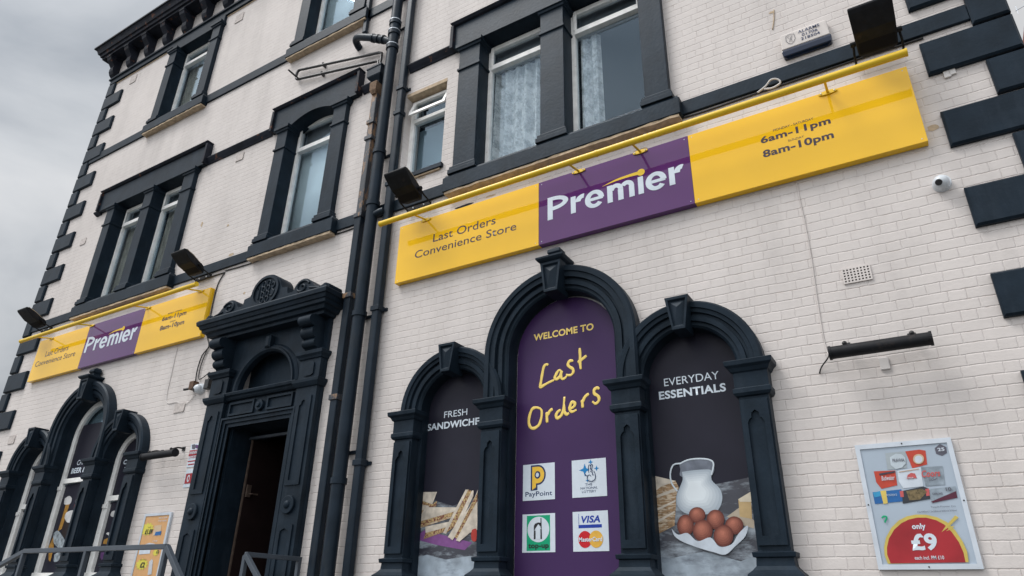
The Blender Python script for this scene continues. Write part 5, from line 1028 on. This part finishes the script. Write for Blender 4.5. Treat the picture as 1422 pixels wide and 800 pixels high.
bm = B(); tube(bm, [(5.5, -13.48, 15.8), (5.5, -13.48, 18.0)], .02, 6); tube(bm, [(4.72, -13.48, 17.25), (6.1, -13.48, 17.75)], .012, 6)
for i in range(5): tube(bm, [(4.76 + .28 * i, -13.48, 17.12 + .10 * i), (4.76 + .28 * i, -13.48, 17.42 + .10 * i)], .008, 6)
tag(mk('television_aerial', bm, ALU), 'thin television aerial on the chimney beyond the right corner', 'aerial')

# ================================================================= SKY, SUN, CAMERA
wd = bpy.data.worlds.new('World'); S.world = wd; wd.use_nodes = True; t = wd.node_tree; L = t.links.new
bg = t.nodes['Background']; bg.inputs[1].default_value = .10
SUN_EL, SUN_AZ = math.radians(58), math.radians(226)      # azimuth clockwise from +Y: high, behind the camera and to its left
sky = nn(t, 'ShaderNodeTexSky', sky_type='NISHITA'); sky.sun_disc = False; sky.sun_elevation = SUN_EL; sky.sun_rotation = SUN_AZ; sky.air_density = 1.2; sky.dust_density = 2
tc = nn(t, 'ShaderNodeTexCoord'); mp = nn(t, 'ShaderNodeMapping'); mp.inputs['Scale'].default_value = (1.0, 1.0, 1.7); mp.inputs['Location'].default_value = SKYLOC; L(tc.outputs['Generated'], mp.inputs[0])
n = nn(t, 'ShaderNodeTexNoise'); n.inputs['Scale'].default_value = 2.6; n.inputs['Detail'].default_value = 7; n.inputs['Roughness'].default_value = .50; n.inputs['Distortion'].default_value = .35; L(mp.outputs[0], n.inputs['Vector'])
cr = nn(t, 'ShaderNodeValToRGB'); L(n.outputs['Fac'], cr.inputs[0])
e = cr.color_ramp.elements; e[0].position = .30; e[0].color = (.44, .475, .52, 1); e[1].position = .64; e[1].color = (.93, .935, .945, 1)
q = cr.color_ramp.elements.new(.47); q.color = (.72, .745, .775, 1)
# the cloud deck is thinner and brighter towards the sun side
sx = nn(t, 'ShaderNodeSeparateXYZ'); L(tc.outputs['Generated'], sx.inputs[0])
def mth(op, a, b):
    m_ = nn(t, 'ShaderNodeMath', operation=op)
    for i, v in enumerate((a, b)):
        if isinstance(v, (int, float)): m_.inputs[i].default_value = v
        else: L(v, m_.inputs[i])
    return m_.outputs[0]
gx = mth('MULTIPLY', sx.outputs[0], GX); gy = mth('MULTIPLY', sx.outputs[1], GY); gs = mth('ADD', mth('ADD', gx, gy), G0); gs = mth('MAXIMUM', gs, .55); gs = mth('MULTIPLY', gs, mth('ADD', .80, mth('MULTIPLY', mth('MAXIMUM', sx.outputs[2], 0.), .45)))
vm = nn(t, 'ShaderNodeVectorMath', operation='SCALE'); L(cr.outputs[0], vm.inputs[0]); L(mth('MULTIPLY', gs, 10.), vm.inputs['Scale'])
mx = nn(t, 'ShaderNodeMix', data_type='RGBA'); mx.inputs[0].default_value = .93; L(sky.outputs[0], mx.inputs[6]); L(vm.outputs[0], mx.inputs[7]); L(mx.outputs[2], bg.inputs[0])
ld = bpy.data.lights.new('sun', 'SUN'); ld.energy = 2.3; ld.angle = math.radians(24); ld.color = (1, .965, .93)
sun = bpy.data.objects.new('sun', ld); COL.objects.link(sun)
dirv = Vector((math.sin(SUN_AZ) * math.cos(SUN_EL), math.cos(SUN_AZ) * math.cos(SUN_EL), math.sin(SUN_EL)))
sun.rotation_euler = dirv.to_track_quat('Z', 'Y').to_euler(); sun.location = (0, -20, 30)
cd = bpy.data.cameras.new('camera'); cam = bpy.data.objects.new('camera', cd); COL.objects.link(cam)
cd.sensor_width = 36; cd.lens = 36 * 940 / 1422; cd.clip_start = .05; cd.clip_end = 2000
r = Vector((0.85532906, 0.51773654, 0.01900212)); dn = Vector((-0.20401647, 0.37030702, -0.90622844)); fw = Vector((-0.4762242, 0.77124677, 0.42236113))
M = Matrix(((r.x, -dn.x, -fw.x, 0), (r.y, -dn.y, -fw.y, -6.0), (r.z, -dn.z, -fw.z, 1.6), (0, 0, 0, 1)))
cam.matrix_world = M; S.camera = cam
S.view_settings.view_transform = 'Standard'; S.view_settings.look = 'None'; S.view_settings.exposure = 0; S.view_settings.gamma = 1
try: S.view_settings.use_curve_mapping = False
except Exception: pass
S.render.engine = 'CYCLES'; S.cycles.max_bounces = 6; S.cycles.use_denoising = True
